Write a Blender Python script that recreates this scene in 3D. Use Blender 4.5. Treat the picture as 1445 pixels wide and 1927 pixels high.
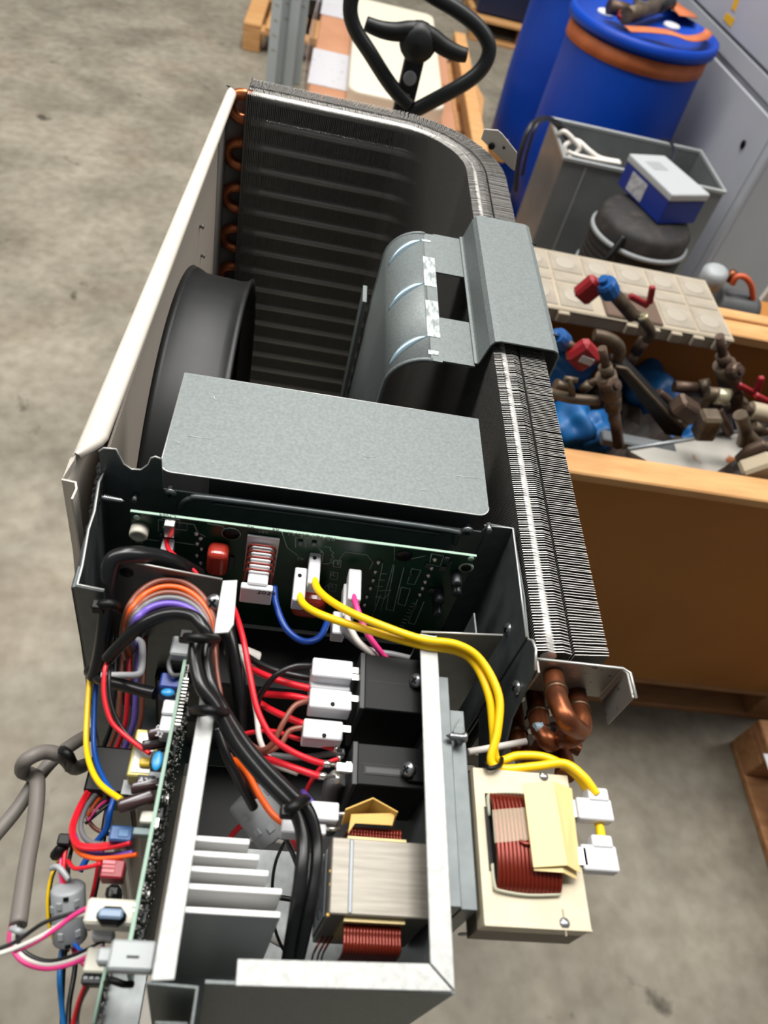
import bpy, bmesh, math, random
from mathutils import Vector, Matrix
random.seed(7)
for o in list(bpy.data.objects): bpy.data.objects.remove(o)
scene = bpy.context.scene
COL = scene.collection

# ---------------------------------------------------------------- camera
FPX, CX, CY = 1450.976, 722.5, 963.5
WX = Vector((0.97956299, -0.13396746, -0.15003026))   # world axes seen from the camera
WY = Vector((0.00252885, 0.75405229, -0.65680952))
WZ = Vector((0.20112176, 0.64300689, 0.7389805))
WX = WX.normalized(); WY = (WY - WX*WY.dot(WX)).normalized(); WZ = WX.cross(WY)
CAM = Vector((0, 0, 1.76))
cd = bpy.data.cameras.new('camera'); cam = bpy.data.objects.new('camera', cd); COL.objects.link(cam)
M3 = Matrix((WX, WY, WZ))
cam.matrix_world = Matrix.Translation(CAM) @ M3.to_4x4()
cd.sensor_fit = 'VERTICAL'; cd.sensor_height = 36.0; cd.sensor_width = 27.0
cd.lens = FPX/1927*36.0
cd.clip_start = 0.02; cd.clip_end = 60
cd.dof.use_dof = True; cd.dof.focus_distance = 0.60; cd.dof.aperture_fstop = 8.5
scene.camera = cam

# ---------------------------------------------------------------- world, lamps, exposure
w = bpy.data.worlds.new('hall_light'); scene.world = w; w.use_nodes = True
bg = w.node_tree.nodes['Background']; bg.inputs[0].default_value = (0.93, 0.97, 1.0, 1); bg.inputs[1].default_value = 0.20
def area(name, loc, target, sx, sy, power, color=(1, 1, 1)):
    d = bpy.data.lights.new(name, 'AREA'); d.shape = 'RECTANGLE'; d.size = sx; d.size_y = sy
    d.energy = power; d.color = color
    o = bpy.data.objects.new(name, d); COL.objects.link(o); o.location = loc
    o.rotation_euler = (Vector(target) - Vector(loc)).to_track_quat('-Z', 'Y').to_euler()
    return o
area('hall_lamp', (0.2, 4.0, 6.4), (0.2, 3.0, 0.0), 1.6, 6.0, 440, (1.0, 0.98, 0.94))
area('hall_lamp', (-3.2, 1.6, 5.8), (-2.2, 1.6, 0.0), 1.4, 6.0, 300, (1.0, 0.98, 0.94))
area('hall_lamp', (3.0, 1.8, 5.8), (2.2, 1.8, 0.0), 1.4, 6.0, 260, (1.0, 0.98, 0.94))
scene.view_settings.view_transform = 'Standard'; scene.view_settings.look = 'None'
scene.view_settings.exposure = -0.12; scene.view_settings.gamma = 1.0
scene.view_settings.use_curve_mapping = False

# ---------------------------------------------------------------- helpers
T = 1.38                                              # height of the top edge of the open unit
def ray(px, py):
    x, y = (px-CX)/FPX, (CY-py)/FPX
    return Vector((WX.x*x+WX.y*y-WX.z, WY.x*x+WY.y*y-WY.z, WZ.x*x+WZ.y*y-WZ.z))
def PZ(px, py, z):
    d = ray(px, py); return CAM + d*((z-CAM.z)/d.z)
def PY(px, py, y):
    d = ray(px, py); return CAM + d*(y/d.y)
def PX(px, py, x):
    d = ray(px, py); return CAM + d*(x/d.x)
def PP(px, py, p, n):
    d = ray(px, py); n = Vector(n); return CAM + d*((Vector(p)-CAM).dot(n)/d.dot(n))
def mpp(p):                                           # metres for one photo pixel at a point
    q = Vector(p)-CAM; return abs(q.dot(Vector((WX.z, WY.z, WZ.z))))/FPX
def lin(c):
    c = c/255.0
    return c/12.92 if c <= 0.04045 else ((c+0.055)/1.055)**2.4
def L3(c): return (lin(c[0]), lin(c[1]), lin(c[2]), 1)
MATS = {}
def mat(name, rgb, rough=0.5, metal=0.0, rgb2=None, scale=20.0, detail=3.0, lo=0.35, hi=0.65, bump=0.0, bscale=None,
        kind='noise', spec=0.5, stretch=(1, 1, 1), alpha=1.0, trans=0.0, coat=0.0):
    if name in MATS: return MATS[name]
    m = bpy.data.materials.new(name); m.use_nodes = True; nt = m.node_tree; b = nt.nodes['Principled BSDF']
    b.inputs['Base Color'].default_value = L3(rgb); b.inputs['Roughness'].default_value = rough
    b.inputs['Metallic'].default_value = metal; b.inputs['Specular IOR Level'].default_value = spec
    b.inputs['Alpha'].default_value = alpha; b.inputs['Transmission Weight'].default_value = trans
    b.inputs['Coat Weight'].default_value = coat
    if rgb2 is not None or bump:
        tc = nt.nodes.new('ShaderNodeTexCoord'); mp = nt.nodes.new('ShaderNodeMapping'); mp.inputs['Scale'].default_value = stretch
        nt.links.new(tc.outputs['Object'], mp.inputs['Vector'])
        def tex(sc):
            if kind == 'voronoi':
                t = nt.nodes.new('ShaderNodeTexVoronoi'); t.inputs['Scale'].default_value = sc; out = t.outputs['Color']
            else:
                t = nt.nodes.new('ShaderNodeTexNoise'); t.inputs['Scale'].default_value = sc; t.inputs['Detail'].default_value = detail; out = t.outputs['Fac']
            nt.links.new(mp.outputs[0], t.inputs['Vector']); return out
        if rgb2 is not None:
            r = nt.nodes.new('ShaderNodeValToRGB'); r.color_ramp.elements[0].position = lo; r.color_ramp.elements[1].position = hi
            r.color_ramp.elements[0].color = L3(rgb); r.color_ramp.elements[1].color = L3(rgb2)
            nt.links.new(tex(scale), r.inputs[0]); nt.links.new(r.outputs[0], b.inputs['Base Color'])
        if bump:
            bp = nt.nodes.new('ShaderNodeBump'); bp.inputs['Strength'].default_value = bump; bp.inputs['Distance'].default_value = 0.002
            nt.links.new(tex(bscale or scale), bp.inputs['Height']); nt.links.new(bp.outputs[0], b.inputs['Normal'])
    MATS[name] = m; return m

WLOC = {}
class MB:
    def __init__(s): s.v = []; s.f = []; s.sm = []
    def add(s, vs, fs, smooth=False):
        n = len(s.v); s.v += [Vector(p) for p in vs]; s.f += [tuple(i+n for i in f) for f in fs]; s.sm += [smooth]*len(fs); return s
    def box(s, c, d, R=None):
        c = Vector(c); vs = []
        for k in range(8):
            p = Vector(((k & 1)-0.5, ((k >> 1) & 1)-0.5, ((k >> 2) & 1)-0.5)); p = Vector((p.x*d[0], p.y*d[1], p.z*d[2]))
            vs.append(c + (R @ p if R else p))
        return s.add(vs, [(0, 2, 3, 1), (4, 5, 7, 6), (0, 1, 5, 4), (2, 6, 7, 3), (0, 4, 6, 2), (1, 3, 7, 5)])
    def bx(s, x0, x1, y0, y1, z0, z1): return s.box(((x0+x1)/2, (y0+y1)/2, (z0+z1)/2), (abs(x1-x0), abs(y1-y0), abs(z1-z0)))
    def prism(s, poly, vec, smooth=False):
        n = len(poly); vec = Vector(vec); a = [Vector(p) for p in poly]
        nrm = Vector()
        for i in range(n): nrm += a[i].cross(a[(i+1) % n])
        if nrm.dot(vec) > 0: a = a[::-1]
        vs = a + [p+vec for p in a]
        s.add(vs, [tuple(range(n)), tuple(range(2*n-1, n-1, -1))])
        k = len(s.v)-2*n
        for i in range(n):
            j = (i+1) % n; s.f.append((k+j, k+i, k+i+n, k+j+n)); s.sm.append(smooth)
        return s
    def tube(s, pts, r, n=8, caps=True, closed=False):
        pts = [Vector(p) for p in pts]; m = len(pts); rr = r if isinstance(r, (list, tuple)) else [r]*m
        tg = []
        for i in range(m):
            a = pts[(i-1) % m] if (i > 0 or closed) else pts[i]; b = pts[(i+1) % m] if (i < m-1 or closed) else pts[i]
            t = (b-a); tg.append(t.normalized() if t.length > 1e-9 else Vector((0, 0, 1)))
        u = tg[0].cross(Vector((0, 0, 1)))
        if u.length < 0.1: u = tg[0].cross(Vector((1, 0, 0)))
        u.normalize(); vs = []
        for i in range(m):
            u = (u - tg[i]*u.dot(tg[i])).normalized(); v = tg[i].cross(u)
            for k in range(n):
                a = 2*math.pi*k/n; vs.append(pts[i] + (u*math.cos(a)+v*math.sin(a))*rr[i])
        fs = []
        for i in range(m if closed else m-1):
            i2 = (i+1) % m
            for k in range(n):
                k2 = (k+1) % n; fs.append((i*n+k, i*n+k2, i2*n+k2, i2*n+k))
        s.add(vs, fs, True)
        if caps and not closed:
            b = len(s.v)-m*n
            s.f.append(tuple(b+k for k in range(n-1, -1, -1))); s.sm.append(False)
            s.f.append(tuple(b+(m-1)*n+k for k in range(n))); s.sm.append(False)
        return s
    def lathe(s, prof, o, ax, n=20, smooth=True):
        o = Vector(o); ax = Vector(ax).normalized(); u = ax.cross(Vector((0, 0, 1)))
        if u.length < 0.1: u = ax.cross(Vector((1, 0, 0)))
        u.normalize(); v = ax.cross(u); vs = []; fs = []
        for r, h in prof:
            for k in range(n):
                a = 2*math.pi*k/n; vs.append(o + ax*h + (u*math.cos(a)+v*math.sin(a))*max(r, 1e-5))
        for i in range(len(prof)-1):
            for k in range(n):
                k2 = (k+1) % n; fs.append((i*n+k, i*n+k2, (i+1)*n+k2, (i+1)*n+k))
        fs.append(tuple(range(n-1, -1, -1))); m = len(prof)-1; fs.append(tuple(m*n+k for k in range(n)))
        return s.add(vs, fs, smooth)
    def strip(s, path, vec, t, smooth=False):              # a bent sheet: path swept along vec, thickness t
        path = [Vector(p) for p in path]; vec = Vector(vec); m = len(path); e = vec.normalized(); offs = []
        for i in range(m):
            ns = []
            if i > 0: ns.append((path[i]-path[i-1]).normalized().cross(e))
            if i < m-1: ns.append((path[i+1]-path[i]).normalized().cross(e))
            q = sum(ns, Vector()).normalized(); q = q/max(0.4, q.dot(ns[0])); offs.append(q*t)
        vs = []
        for i in range(m): vs += [path[i], path[i]+vec, path[i]+offs[i]+vec, path[i]+offs[i]]
        fs = []
        for i in range(m-1):
            for k in range(4):
                k2 = (k+1) % 4; fs.append((i*4+k, i*4+k2, i*4+4+k2, i*4+4+k))
        fs.append((3, 2, 1, 0)); fs.append(tuple((m-1)*4+k for k in range(4)))
        return s.add(vs, fs, smooth)
    def build(s, name, mt, parent=None, bevel=0.0, seg=1, auto=0.0):
        cs = s.v; c = Vector([(min(p[i] for p in cs)+max(p[i] for p in cs))/2 for i in range(3)])
        me = bpy.data.meshes.new(name); me.from_pydata([p-c for p in cs], [], s.f)
        for i, p in enumerate(me.polygons): p.use_smooth = s.sm[i]
        bm = bmesh.new(); bm.from_mesh(me); bmesh.ops.recalc_face_normals(bm, faces=bm.faces)
        if bevel:
            es = [e for e in bm.edges if len(e.link_faces) == 2 and e.calc_face_angle(0) > 0.7]
            bmesh.ops.bevel(bm, geom=es, offset=bevel, segments=seg, profile=0.5, affect='EDGES', clamp_overlap=True)
        bm.to_mesh(me); bm.free()
        me.materials.append(mt); return link(name, me, c, parent)
def link(name, me, c, parent=None):
    o = bpy.data.objects.new(name, me); COL.objects.link(o)
    if parent: o.parent = parent; o.location = c - WLOC[parent.name]
    else: o.location = c
    WLOC[o.name] = Vector(c); return o
def tag(o, label, cat, group=None, kind=None):
    o['label'] = label
    if cat: o['category'] = cat
    if group: o['group'] = group
    if kind: o['kind'] = kind
    return o
def thing(name, label, cat, loc, group=None):
    o = bpy.data.objects.new(name, None); COL.objects.link(o); o.empty_display_size = 0.05; o.location = loc; WLOC[o.name] = Vector(loc)
    return tag(o, label, cat, group)
def struct(o): o['kind'] = 'structure'; return o
def cat_rom(pts, sub=6):
    pts = [Vector(p) for p in pts]; out = []
    for i in range(len(pts)-1):
        p0 = pts[max(i-1, 0)]; p1 = pts[i]; p2 = pts[i+1]; p3 = pts[min(i+2, len(pts)-1)]
        for k in range(sub):
            t = k/sub; out.append(0.5*((2*p1)+(p2-p0)*t+(2*p0-5*p1+4*p2-p3)*t*t+(3*p1-p0-3*p2+p3)*t**3))
    return out+[pts[-1]]
def text(name, s, org, xd, yd, size, mt, parent, depth=0.0001):
    cu = bpy.data.curves.new(name, 'FONT'); cu.body = s; cu.size = size; cu.extrude = depth; cu.resolution_u = 2
    o = bpy.data.objects.new(name+'_curve', cu); me = bpy.data.meshes.new_from_object(o); bpy.data.objects.remove(o); bpy.data.curves.remove(cu)
    xd = Vector(xd).normalized(); yd = Vector(yd).normalized(); zd = xd.cross(yd); Rm = Matrix((xd, yd, zd)).transposed()
    for v in me.vertices: v.co = Rm @ v.co
    me.materials.clear(); me.materials.append(mt); return link(name, me, Vector(org), parent)
def rrect(x0, x1, y0, y1, z, r, n=4, which=(1, 1, 1, 1)):
    pts = []
    for i, (cx_, cy_, a0) in enumerate(((x1-r, y1-r, 0), (x0+r, y1-r, 90), (x0+r, y0+r, 180), (x1-r, y0+r, 270))):
        if which[i]:
            for k in range(n+1):
                a = math.radians(a0+90*k/n); pts.append((cx_+r*math.cos(a), cy_+r*math.sin(a), z))
        else: pts.append(((x1, x0, x0, x1)[i], (y1, y1, y0, y0)[i], z))
    return pts
def screw(parent, p, ax, r=0.004, name='screw', slot=True):
    m = MB(); m.lathe([(r*0.55, -0.004), (r*0.55, 0), (r, 0), (r*0.95, r*0.3), (r*0.6, r*0.55), (0, r*0.62)], p, ax, 14)
    o = m.build(name, M_SCREW, parent)
    if slot:
        ax = Vector(ax).normalized(); u = ax.cross(Vector((0.3, 0.2, 1))).normalized(); v = ax.cross(u); c = Vector(p)+ax*r*0.5
        k = MB()
        for a in (u, v):
            b = ax.cross(a)*r*.11; a = a*r*.5; k.prism([c+a+b, c-a+b, c-a-b, c+a-b], ax*r*0.16)
        k.build('cross_slot', M_BLACK, o)
    return o

# ---------------------------------------------------------------- materials
M_FLOOR = None
M_GALV = mat('galvanised_steel', (104, 110, 110), 0.55, 0.3, (120, 127, 126), 420, 4, 0.3, 0.7)
M_GALVD = mat('zinc_flange', (158, 159, 157), 0.5, 0.25, (180, 181, 178), 300, 4, 0.3, 0.7)
M_SHEET = mat('grey_coated_sheet', (86, 92, 93), 0.38, 0.45, (96, 102, 103), 90, 3)
M_PANEL = mat('cream_painted_panel', (214, 206, 195), 0.5, 0.0, (205, 195, 182), 12, 5, 0.4, 0.75)
M_BLACKP = mat('black_plastic', (18, 19, 20), 0.45, 0.0, (34, 35, 36), 14, 5, 0.45, 0.75, spec=0.35)
M_BLACK = mat('black_rubber', (10, 10, 11), 0.45, spec=0.3)
M_VINYL = mat('black_vinyl_sleeve', (20, 20, 21), 0.28)
M_FIN = mat('shade_toned_fin', (60, 58, 56), 0.4, 0.6)  # aluminium fin faces coloured dark to carry the shade between the fins
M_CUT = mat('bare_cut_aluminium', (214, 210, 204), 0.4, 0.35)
M_TUBE = mat('tube_aluminium_collar', (216, 213, 208), 0.3, 0.4)
M_COPPER = mat('copper_pipe', (158, 92, 58), 0.36, 0.8, (84, 50, 36), 50, 4, 0.3, 0.7)
M_WHITEP = mat('white_nylon', (212, 212, 215), 0.4)
M_SCREW = mat('zinc_screw', (150, 152, 155), 0.28, 0.85)
M_TIN = mat('tin_terminal', (200, 198, 192), 0.22, 0.9)
M_PCB = mat('green_solder_mask', (10, 46, 32), 0.35, 0.0, (14, 58, 40), 60, 2)
M_PCBD = mat('dark_green_board', (16, 40, 34), 0.35, 0.0, (26, 58, 48), 120, 3)
M_PCBE = mat('board_edge', (150, 178, 160), 0.6)
M_SILK = mat('silk_print', (138, 158, 146), 0.6)
M_CREAM = mat('cream_varnish', (204, 192, 166), 0.5, 0.0, (190, 177, 150), 60, 4, 0.4, 0.75)
M_LAM = mat('steel_laminations', (150, 143, 132), 0.45, 0.25, (128, 122, 112), 30, 4, 0.35, 0.7, stretch=(1, 14, 1))
M_PAPER = mat('yellow_insulating_paper', (214, 172, 86), 0.55, 0.0, (202, 156, 72), 40, 3)
M_TAPE = mat('pale_yellow_tape', (226, 202, 140), 0.5)
M_ENAMEL = mat('enamelled_copper_wire', (112, 34, 18), 0.25, 0.4)
M_GREYP = mat('grey_plastic', (150, 154, 156), 0.45)
M_REDC = mat('red_resin', (168, 48, 34), 0.25, 0, coat=0.3)
def plastic(n, rgb, rough=0.36): return mat(n, rgb, rough)
W_YEL = plastic('yellow_insulation', (246, 200, 6)); W_RED = plastic('red_insulation', (218, 28, 44)); W_BLU = plastic('blue_insulation', (16, 82, 172))
W_BRN = plastic('brown_insulation', (132, 74, 58)); W_ORG = plastic('orange_insulation', (232, 92, 20)); W_GRY = plastic('grey_insulation', (112, 112, 114))
W_PUR = plastic('purple_insulation', (112, 86, 186)); W_PNK = plastic('pink_insulation', (226, 60, 132)); W_WHT = plastic('white_insulation', (218, 212, 204))
W_BLK = plastic('black_insulation', (24, 24, 25)); W_SHE = plastic('grey_cable_sheath', (112, 106, 100), 0.5)

M_EDGE = mat('bare_edge_highlight', (196, 196, 192), 0.35, 0.6)  # pale bare metal of the cut edge, its highlight included in the colour
def edge(path, parent, r=0.0007): return MB().tube(path, r, 5).build('sheared_edge_highlight', M_EDGE, parent)
# ---------------------------------------------------------------- floor
def floor_material():
    m = bpy.data.materials.new('concrete_floor'); m.use_nodes = True; nt = m.node_tree; b = nt.nodes['Principled BSDF']
    tc = nt.nodes.new('ShaderNodeTexCoord')
    def noise(sc, det, dist=0.0):
        n = nt.nodes.new('ShaderNodeTexNoise'); n.inputs['Scale'].default_value = sc; n.inputs['Detail'].default_value = det; n.inputs['Distortion'].default_value = dist
        nt.links.new(tc.outputs['Object'], n.inputs['Vector']); return n.outputs['Fac']
    def ramp(src, p0, p1, c0, c1):
        r = nt.nodes.new('ShaderNodeValToRGB'); r.color_ramp.elements[0].position = p0; r.color_ramp.elements[1].position = p1
        r.color_ramp.elements[0].color = c0; r.color_ramp.elements[1].color = c1; nt.links.new(src, r.inputs[0]); return r.outputs[0]
    base = ramp(noise(2.6, 9, 0.4), 0.36, 0.64, L3((124, 118, 105)), L3((156, 149, 134)))
    fine = ramp(noise(22, 9), 0.32, 0.68, L3((224, 221, 217)), L3((255, 255, 255)))
    spots = ramp(noise(7, 4, 0.25), 0.68, 0.76, (1, 1, 1, 1), (0.30, 0.29, 0.27, 1))
    warm = ramp(noise(3.1, 3), 0.5, 0.75, (1, 1, 1, 1), (0.96, 0.91, 0.87, 1))
    def mul(a, c):
        x = nt.nodes.new('ShaderNodeMixRGB'); x.blend_type = 'MULTIPLY'; x.inputs[0].default_value = 1.0
        nt.links.new(a, x.inputs[1]); nt.links.new(c, x.inputs[2]); return x.outputs[0]
    nt.links.new(mul(mul(mul(base, fine), spots), warm), b.inputs['Base Color'])
    b.inputs['Roughness'].default_value = 0.55; b.inputs['Specular IOR Level'].default_value = 0.35
    return m
M_FLOOR = floor_material()
fl = MB().bx(-9, 9, -5, 14, -0.1, 0).build('floor', M_FLOOR); struct(fl); fl['label'] = 'bare grey concrete workshop floor with dark stains'
# ================================================================ heat exchanger
IN_X, IN_Y, RC = 0.172, 0.950, 0.080                  # inner faces of the long and the far leg, inner bend radius
ACX, ACY = IN_X-RC, IN_Y-RC
X0, Y1 = -0.085, 0.243                                # ends of the coil
def coil_pt(s, d):                                    # s runs along the coil centre line
    la = ACX-X0; lb = (RC+0.0235)*math.pi/2
    if s < la: return Vector((X0+s, IN_Y+d, 0)), Vector((0, 1, 0))
    s -= la
    if s < lb:
        a = math.pi/2*(1-s/lb); n = Vector((math.cos(a), math.sin(a), 0)); return Vector((ACX, ACY, 0))+n*(RC+d), n
    s -= lb
    return Vector((IN_X+d, ACY-s, 0)), Vector((1, 0, 0))
COIL_L = (ACX-X0)+(RC+0.0235)*math.pi/2+(ACY-Y1)
hx = thing('heat_exchanger', 'L-shaped condenser coil of thin silver fins along the open unit', 'heat exchanger', (0.05, 0.9, 0))
fins = MB(); cut = []; pitch = 0.0021; n = int(COIL_L/pitch)
for row, (d0, d1) in enumerate(((0.0, 0.0222), (0.0243, 0.047))):
    for i in range(n+1):
        s = i*pitch+random.uniform(-.00012, .00012)
        near = max(0, s-(COIL_L-0.06))
        a, _ = coil_pt(max(0, s), d0); b, nrm = coil_pt(max(0, min(COIL_L, s+random.uniform(-.00025, .00025)*(1+row)-near*0.03*row)), d1)
        tn = Vector((-nrm.y, nrm.x, 0)); t = tn*0.0002; zt = T+random.uniform(-.0003, .0003); zb = 0.07
        pr = []                                       # slightly corrugated in depth, like pressed fins
        for k in range(5):
            u = k/4; p = a*(1-u)+b*u; pr.append(p+tn*((0, 0, 0, .0018, 0) if row == 0 else (0, .0018, 0, .0018, 0))[k]*(1.0 if s < ACX-X0+.16 else .05))
        vs = []
        for z in (zb, zt):
            for ip, p in enumerate(pr):
                if z == zt and row == 0 and 0 < ip < 4: z = zt+.0012
                elif z > 1: z = zt
                vs += [Vector((p.x-t.x, p.y-t.y, z)), Vector((p.x+t.x, p.y+t.y, z))]
        fs = [(0, 1, 11, 10), (8, 18, 19, 9)]
        for k in range(0, 8, 2): fs += [(k, k+10, k+12, k+2), (k+1, k+3, k+13, k+11), (k+10, k+11, k+13, k+12)]
        cut += [len(fins.f), len(fins.f)+1]+[len(fins.f)+2+3*k+2 for k in range(4)]
        fins.add(vs, fs)
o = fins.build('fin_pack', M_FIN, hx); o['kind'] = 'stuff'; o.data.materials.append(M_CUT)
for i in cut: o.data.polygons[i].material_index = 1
ZP = 0.0285
for row, d in enumerate((0.0088, 0.036)):
    m0 = MB(); pts = []
    for k in range(41):
        s = COIL_L*k/40; p, _ = coil_pt(s, d); pts.append(p)
    m0.tube(pts, 0.0052, 10)
    o0 = None
    for k in range(45):
        z = T-0.0046-row*ZP/2-k*ZP
        if o0 is None: o0 = m0.build('tube', M_TUBE, hx); base = WLOC[o0.name].copy(); o0.location.z = z-WLOC[hx.name].z
        else:
            c = o0.copy(); COL.objects.link(c); c.parent = hx; c.location.z = z-WLOC[hx.name].z
        if row == 0 and k % 2 == 0 and k < 44:
            if k == 0:
                mb = MB(); up = []
                for q in range(13):
                    a = math.pi*q/12; up.append(Vector((X0-0.006-0.0145*math.sin(a), IN_Y+d, ZP/2*math.cos(a))))
                up = [Vector((X0+0.004, IN_Y+d, ZP/2))]+up+[Vector((X0+0.004, IN_Y+d, -ZP/2))]
                mb.tube(up, 0.0064, 12); ub = mb.build('return_bend', mat('bright_copper_bend', (206, 122, 78), .3, .75, (160, 86, 52), 60, 3), hx); ub.location.z = z-ZP/2
            else:
                c = ub.copy(); COL.objects.link(c); c.parent = hx; c.location.z = z-ZP/2
# tube sheets
ep = MB(); ep.bx(X0-0.0016, X0-0.0004, IN_Y-0.002, IN_Y+0.05, 0.06, T+0.003); ep.build('end_plate', mat('thin_end_plate', (120, 116, 112), 0.4, 0.7), hx)
M_SPECK = mat('specked_zinc_plate', (150, 146, 140), 0.4, 0.6, (26, 24, 24), 170, 4, 0.66, 0.7, stretch=(1, 1, 2.5))
ep = MB(); ep.strip([(0.1695, Y1-0.016, T-.034), (0.1695, Y1-0.006, T-.034), (0.225, Y1-0.006, T-.034), (0.2285, Y1-0.009, T-.034), (0.2285, Y1-0.026, T-.034)], (0, 0, .036), 0.0016)
ep.build('end_plate', M_SPECK, hx, 0.0003)
# copper pipework at the near end
def pipe(pts, r, name='copper_pipe', m=None, ring=None):
    o = MB().tube(cat_rom(pts, 8), r, 14).build(name, m or M_COPPER, hx)
    if ring is not None:
        q = cat_rom(pts, 8); i = int(ring*(len(q)-2)); p = q[i]; t = (q[i+1]-q[i]).normalized()
        MB().lathe([(r*1.02, -.002), (r*1.16, -.0012), (r*1.16, .0012), (r*1.02, .002)], p, t, 16).build('solder_ring', mat('brazed_joint', (96, 70, 52), .4, .8), o)
    return o
R1 = 0.0062
def pp_(*q): return [PY(x, y, d) for x, y, d in q]
pipe(pp_((1039, 1250, .246), (1042, 1275, .231), (1046, 1302, .218), (1054, 1330, .206), (1068, 1357, .198), (1088, 1374, .202), (1096, 1366, .215)), R1, ring=.36)
pipe(pp_((1080, 1285, .243), (1086, 1312, .231), (1090, 1338, .219), (1094, 1362, .208), (1080, 1384, .200), (1058, 1390, .204), (1046, 1376, .218)), R1, ring=.32)
pipe(pp_((1006, 1300, .243), (1010, 1325, .231), (1013, 1350, .220), (1020, 1380, .208), (1036, 1396, .203), (1052, 1385, .214)), R1, ring=.36)
pipe(pp_((966, 1330, .243), (970, 1358, .230), (974, 1388, .217), (984, 1416, .206), (1004, 1424, .203), (1022, 1402, .214), (1028, 1372, .23)), R1, ring=.3)
pipe(pp_((1040, 1390, .22), (1052, 1412, .208), (1062, 1436, .196), (1062, 1462, .186)), R1)
p0, p1 = PZ(1050, 1392, T-.055), PZ(1090, 1412, T-.055)
pipe([p0, p0*.5+p1*.5, p1], 0.0042, 'pinched_tail')
# thermistor clip and tie on the pipes
c = PZ(1040, 1395, T-.038)
MB().box(c, (.011, .010, .008), Matrix.Rotation(.3, 3, 'Z')).build('tie_head', M_BLACK, hx, .001)
MB().tube(cat_rom([PZ(x, y, T-.04) for x, y in ((1048, 1390), (1072, 1380), (1085, 1362), (1083, 1350), (1072, 1345))]), .0022, 8).build('tie_strap', M_BLACK, hx)
s_ = PZ(1012, 1367, T-.034); e_ = PZ(1042, 1378, T-.034)
MB().tube([s_, e_], .0035, 10).build('sensor_sleeve', M_BLACK, hx)
MB().tube([PZ(1006, 1369, T-.033), PZ(1020, 1367, T-.033)], .0028, 12).build('sensor_tip', mat('pale_blue_sensor', (170, 190, 205), .3), hx)
# small white mounting bracket outside the bend
br = MB(); yb_ = 0.905
q = [PY(x, y, .93) for x, y in ((905, 262), (911, 243), (937, 245), (945, 252), (973, 287), (968, 322), (962, 318))]
br.prism(q, (0.0, 0.0016, 0)); bo = br.build('mounting_bracket', M_PANEL, hx, .0004)
for px, py, r in ((925, 275, .004), (948, 278, .0016)):
    p = PY(px, py, .929); MB().lathe([(r, 0), (r, .0008)], p, (0, -1, 0), 14).build('bolt_hole', M_BLACK, bo)

# ================================================================ casing: front panel, base, fan
fp = thing('front_panel', 'cream painted steel front panel with a rounded top edge', 'panel', (-0.115, 0.65, 0.0))
def fpx(y): return -0.1275+(y-0.36)/(0.955-0.36)*0.0165     # outer edge of the panel along its length
ya, yz = 0.352, 0.962; top = MB(); secs = []
def sec(y, narrow=0.0):
    x = fpx(y); wd = (0.0185-.0055*(y-.36)/.6)*(1-narrow)
    return [Vector((x, y, T-.012)), Vector((x+.0008, y, T-.004)), Vector((x+.004, y, T)), Vector((x+wd-.004, y, T+.0005)), Vector((x+wd-.001, y, T-.001)), Vector((x+wd, y, T-.004))]
ys = [ya, ya+.004, ya+.008, ya+.014, ya+.02, .45, .55, .65, .75, .85, .95, .957, yz]
nar = [.62, .5, .32, .1, 0, 0, 0, 0, 0, 0, 0, .25, .7]
vs = [p for y, q in zip(ys, nar) for p in sec(y, q)]; vs += [p-Vector((-.0006 if i % 6 < 2 else .0006, 0, .0012)) for i, p in enumerate(list(vs))]
fs = []; N = len(ys)*6
for i in range(len(ys)-1):
    for k in range(5):
        fs.append((i*6+k, i*6+k+1, i*6+k+7, i*6+k+6)); fs.append((N+i*6+k, N+i*6+k+6, N+i*6+k+7, N+i*6+k+1))
    fs.append((i*6+5, N+i*6+5, N+i*6+11, i*6+11)); fs.append((i*6, i*6+6, N+i*6+6, N+i*6))
for i in (0, len(ys)-1):
    for k in range(5): fs.append((i*6+k, i*6+k+1, N+i*6+k+1, N+i*6+k))
top.add(vs, fs, True); top.build('top_flange', M_PANEL, fp)
# skin of the panel, bulging below the top
sk = MB(); zs = [T-.011, T-.03, T-.08, T-.14, T-.22, T-.34, T-.6, T-.9, .05]; bl = [0, .0, .002, .008, .016, .022, .024, .024, .01]
yy = [.333, .36, .40, .5, .6, .7, .8, .9, .965]; g = {}
vs = []; fs = []
for a, z in enumerate(zs):
    for b, y in enumerate(yy):
        k = 1-abs((y-.62)/.33)**4; vs.append(Vector((fpx(max(y, .352))-bl[a]*max(0.35, k), y, z)))
nb = len(yy); n0 = len(vs); vs += [p+Vector((.0012, 0, 0)) for p in vs]
for a in range(len(zs)-1):
    for b in range(nb-1):
        i = a*nb+b; fs.append((i, i+1, i+nb+1, i+nb)); fs.append((n0+i, n0+i+nb, n0+i+nb+1, n0+i+1))
for b in range(nb-1): fs.append((b, n0+b, n0+b+1, b+1)); i = (len(zs)-1)*nb+b; fs.append((i, i+1, n0+i+1, n0+i))
for a in range(len(zs)-1):
    for b in (0, nb-1): i = a*nb+b; fs.append((i, i+nb, n0+i+nb, n0+i))
sk.add(vs, fs, True); sk.build('skin', M_PANEL, fp)
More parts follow.
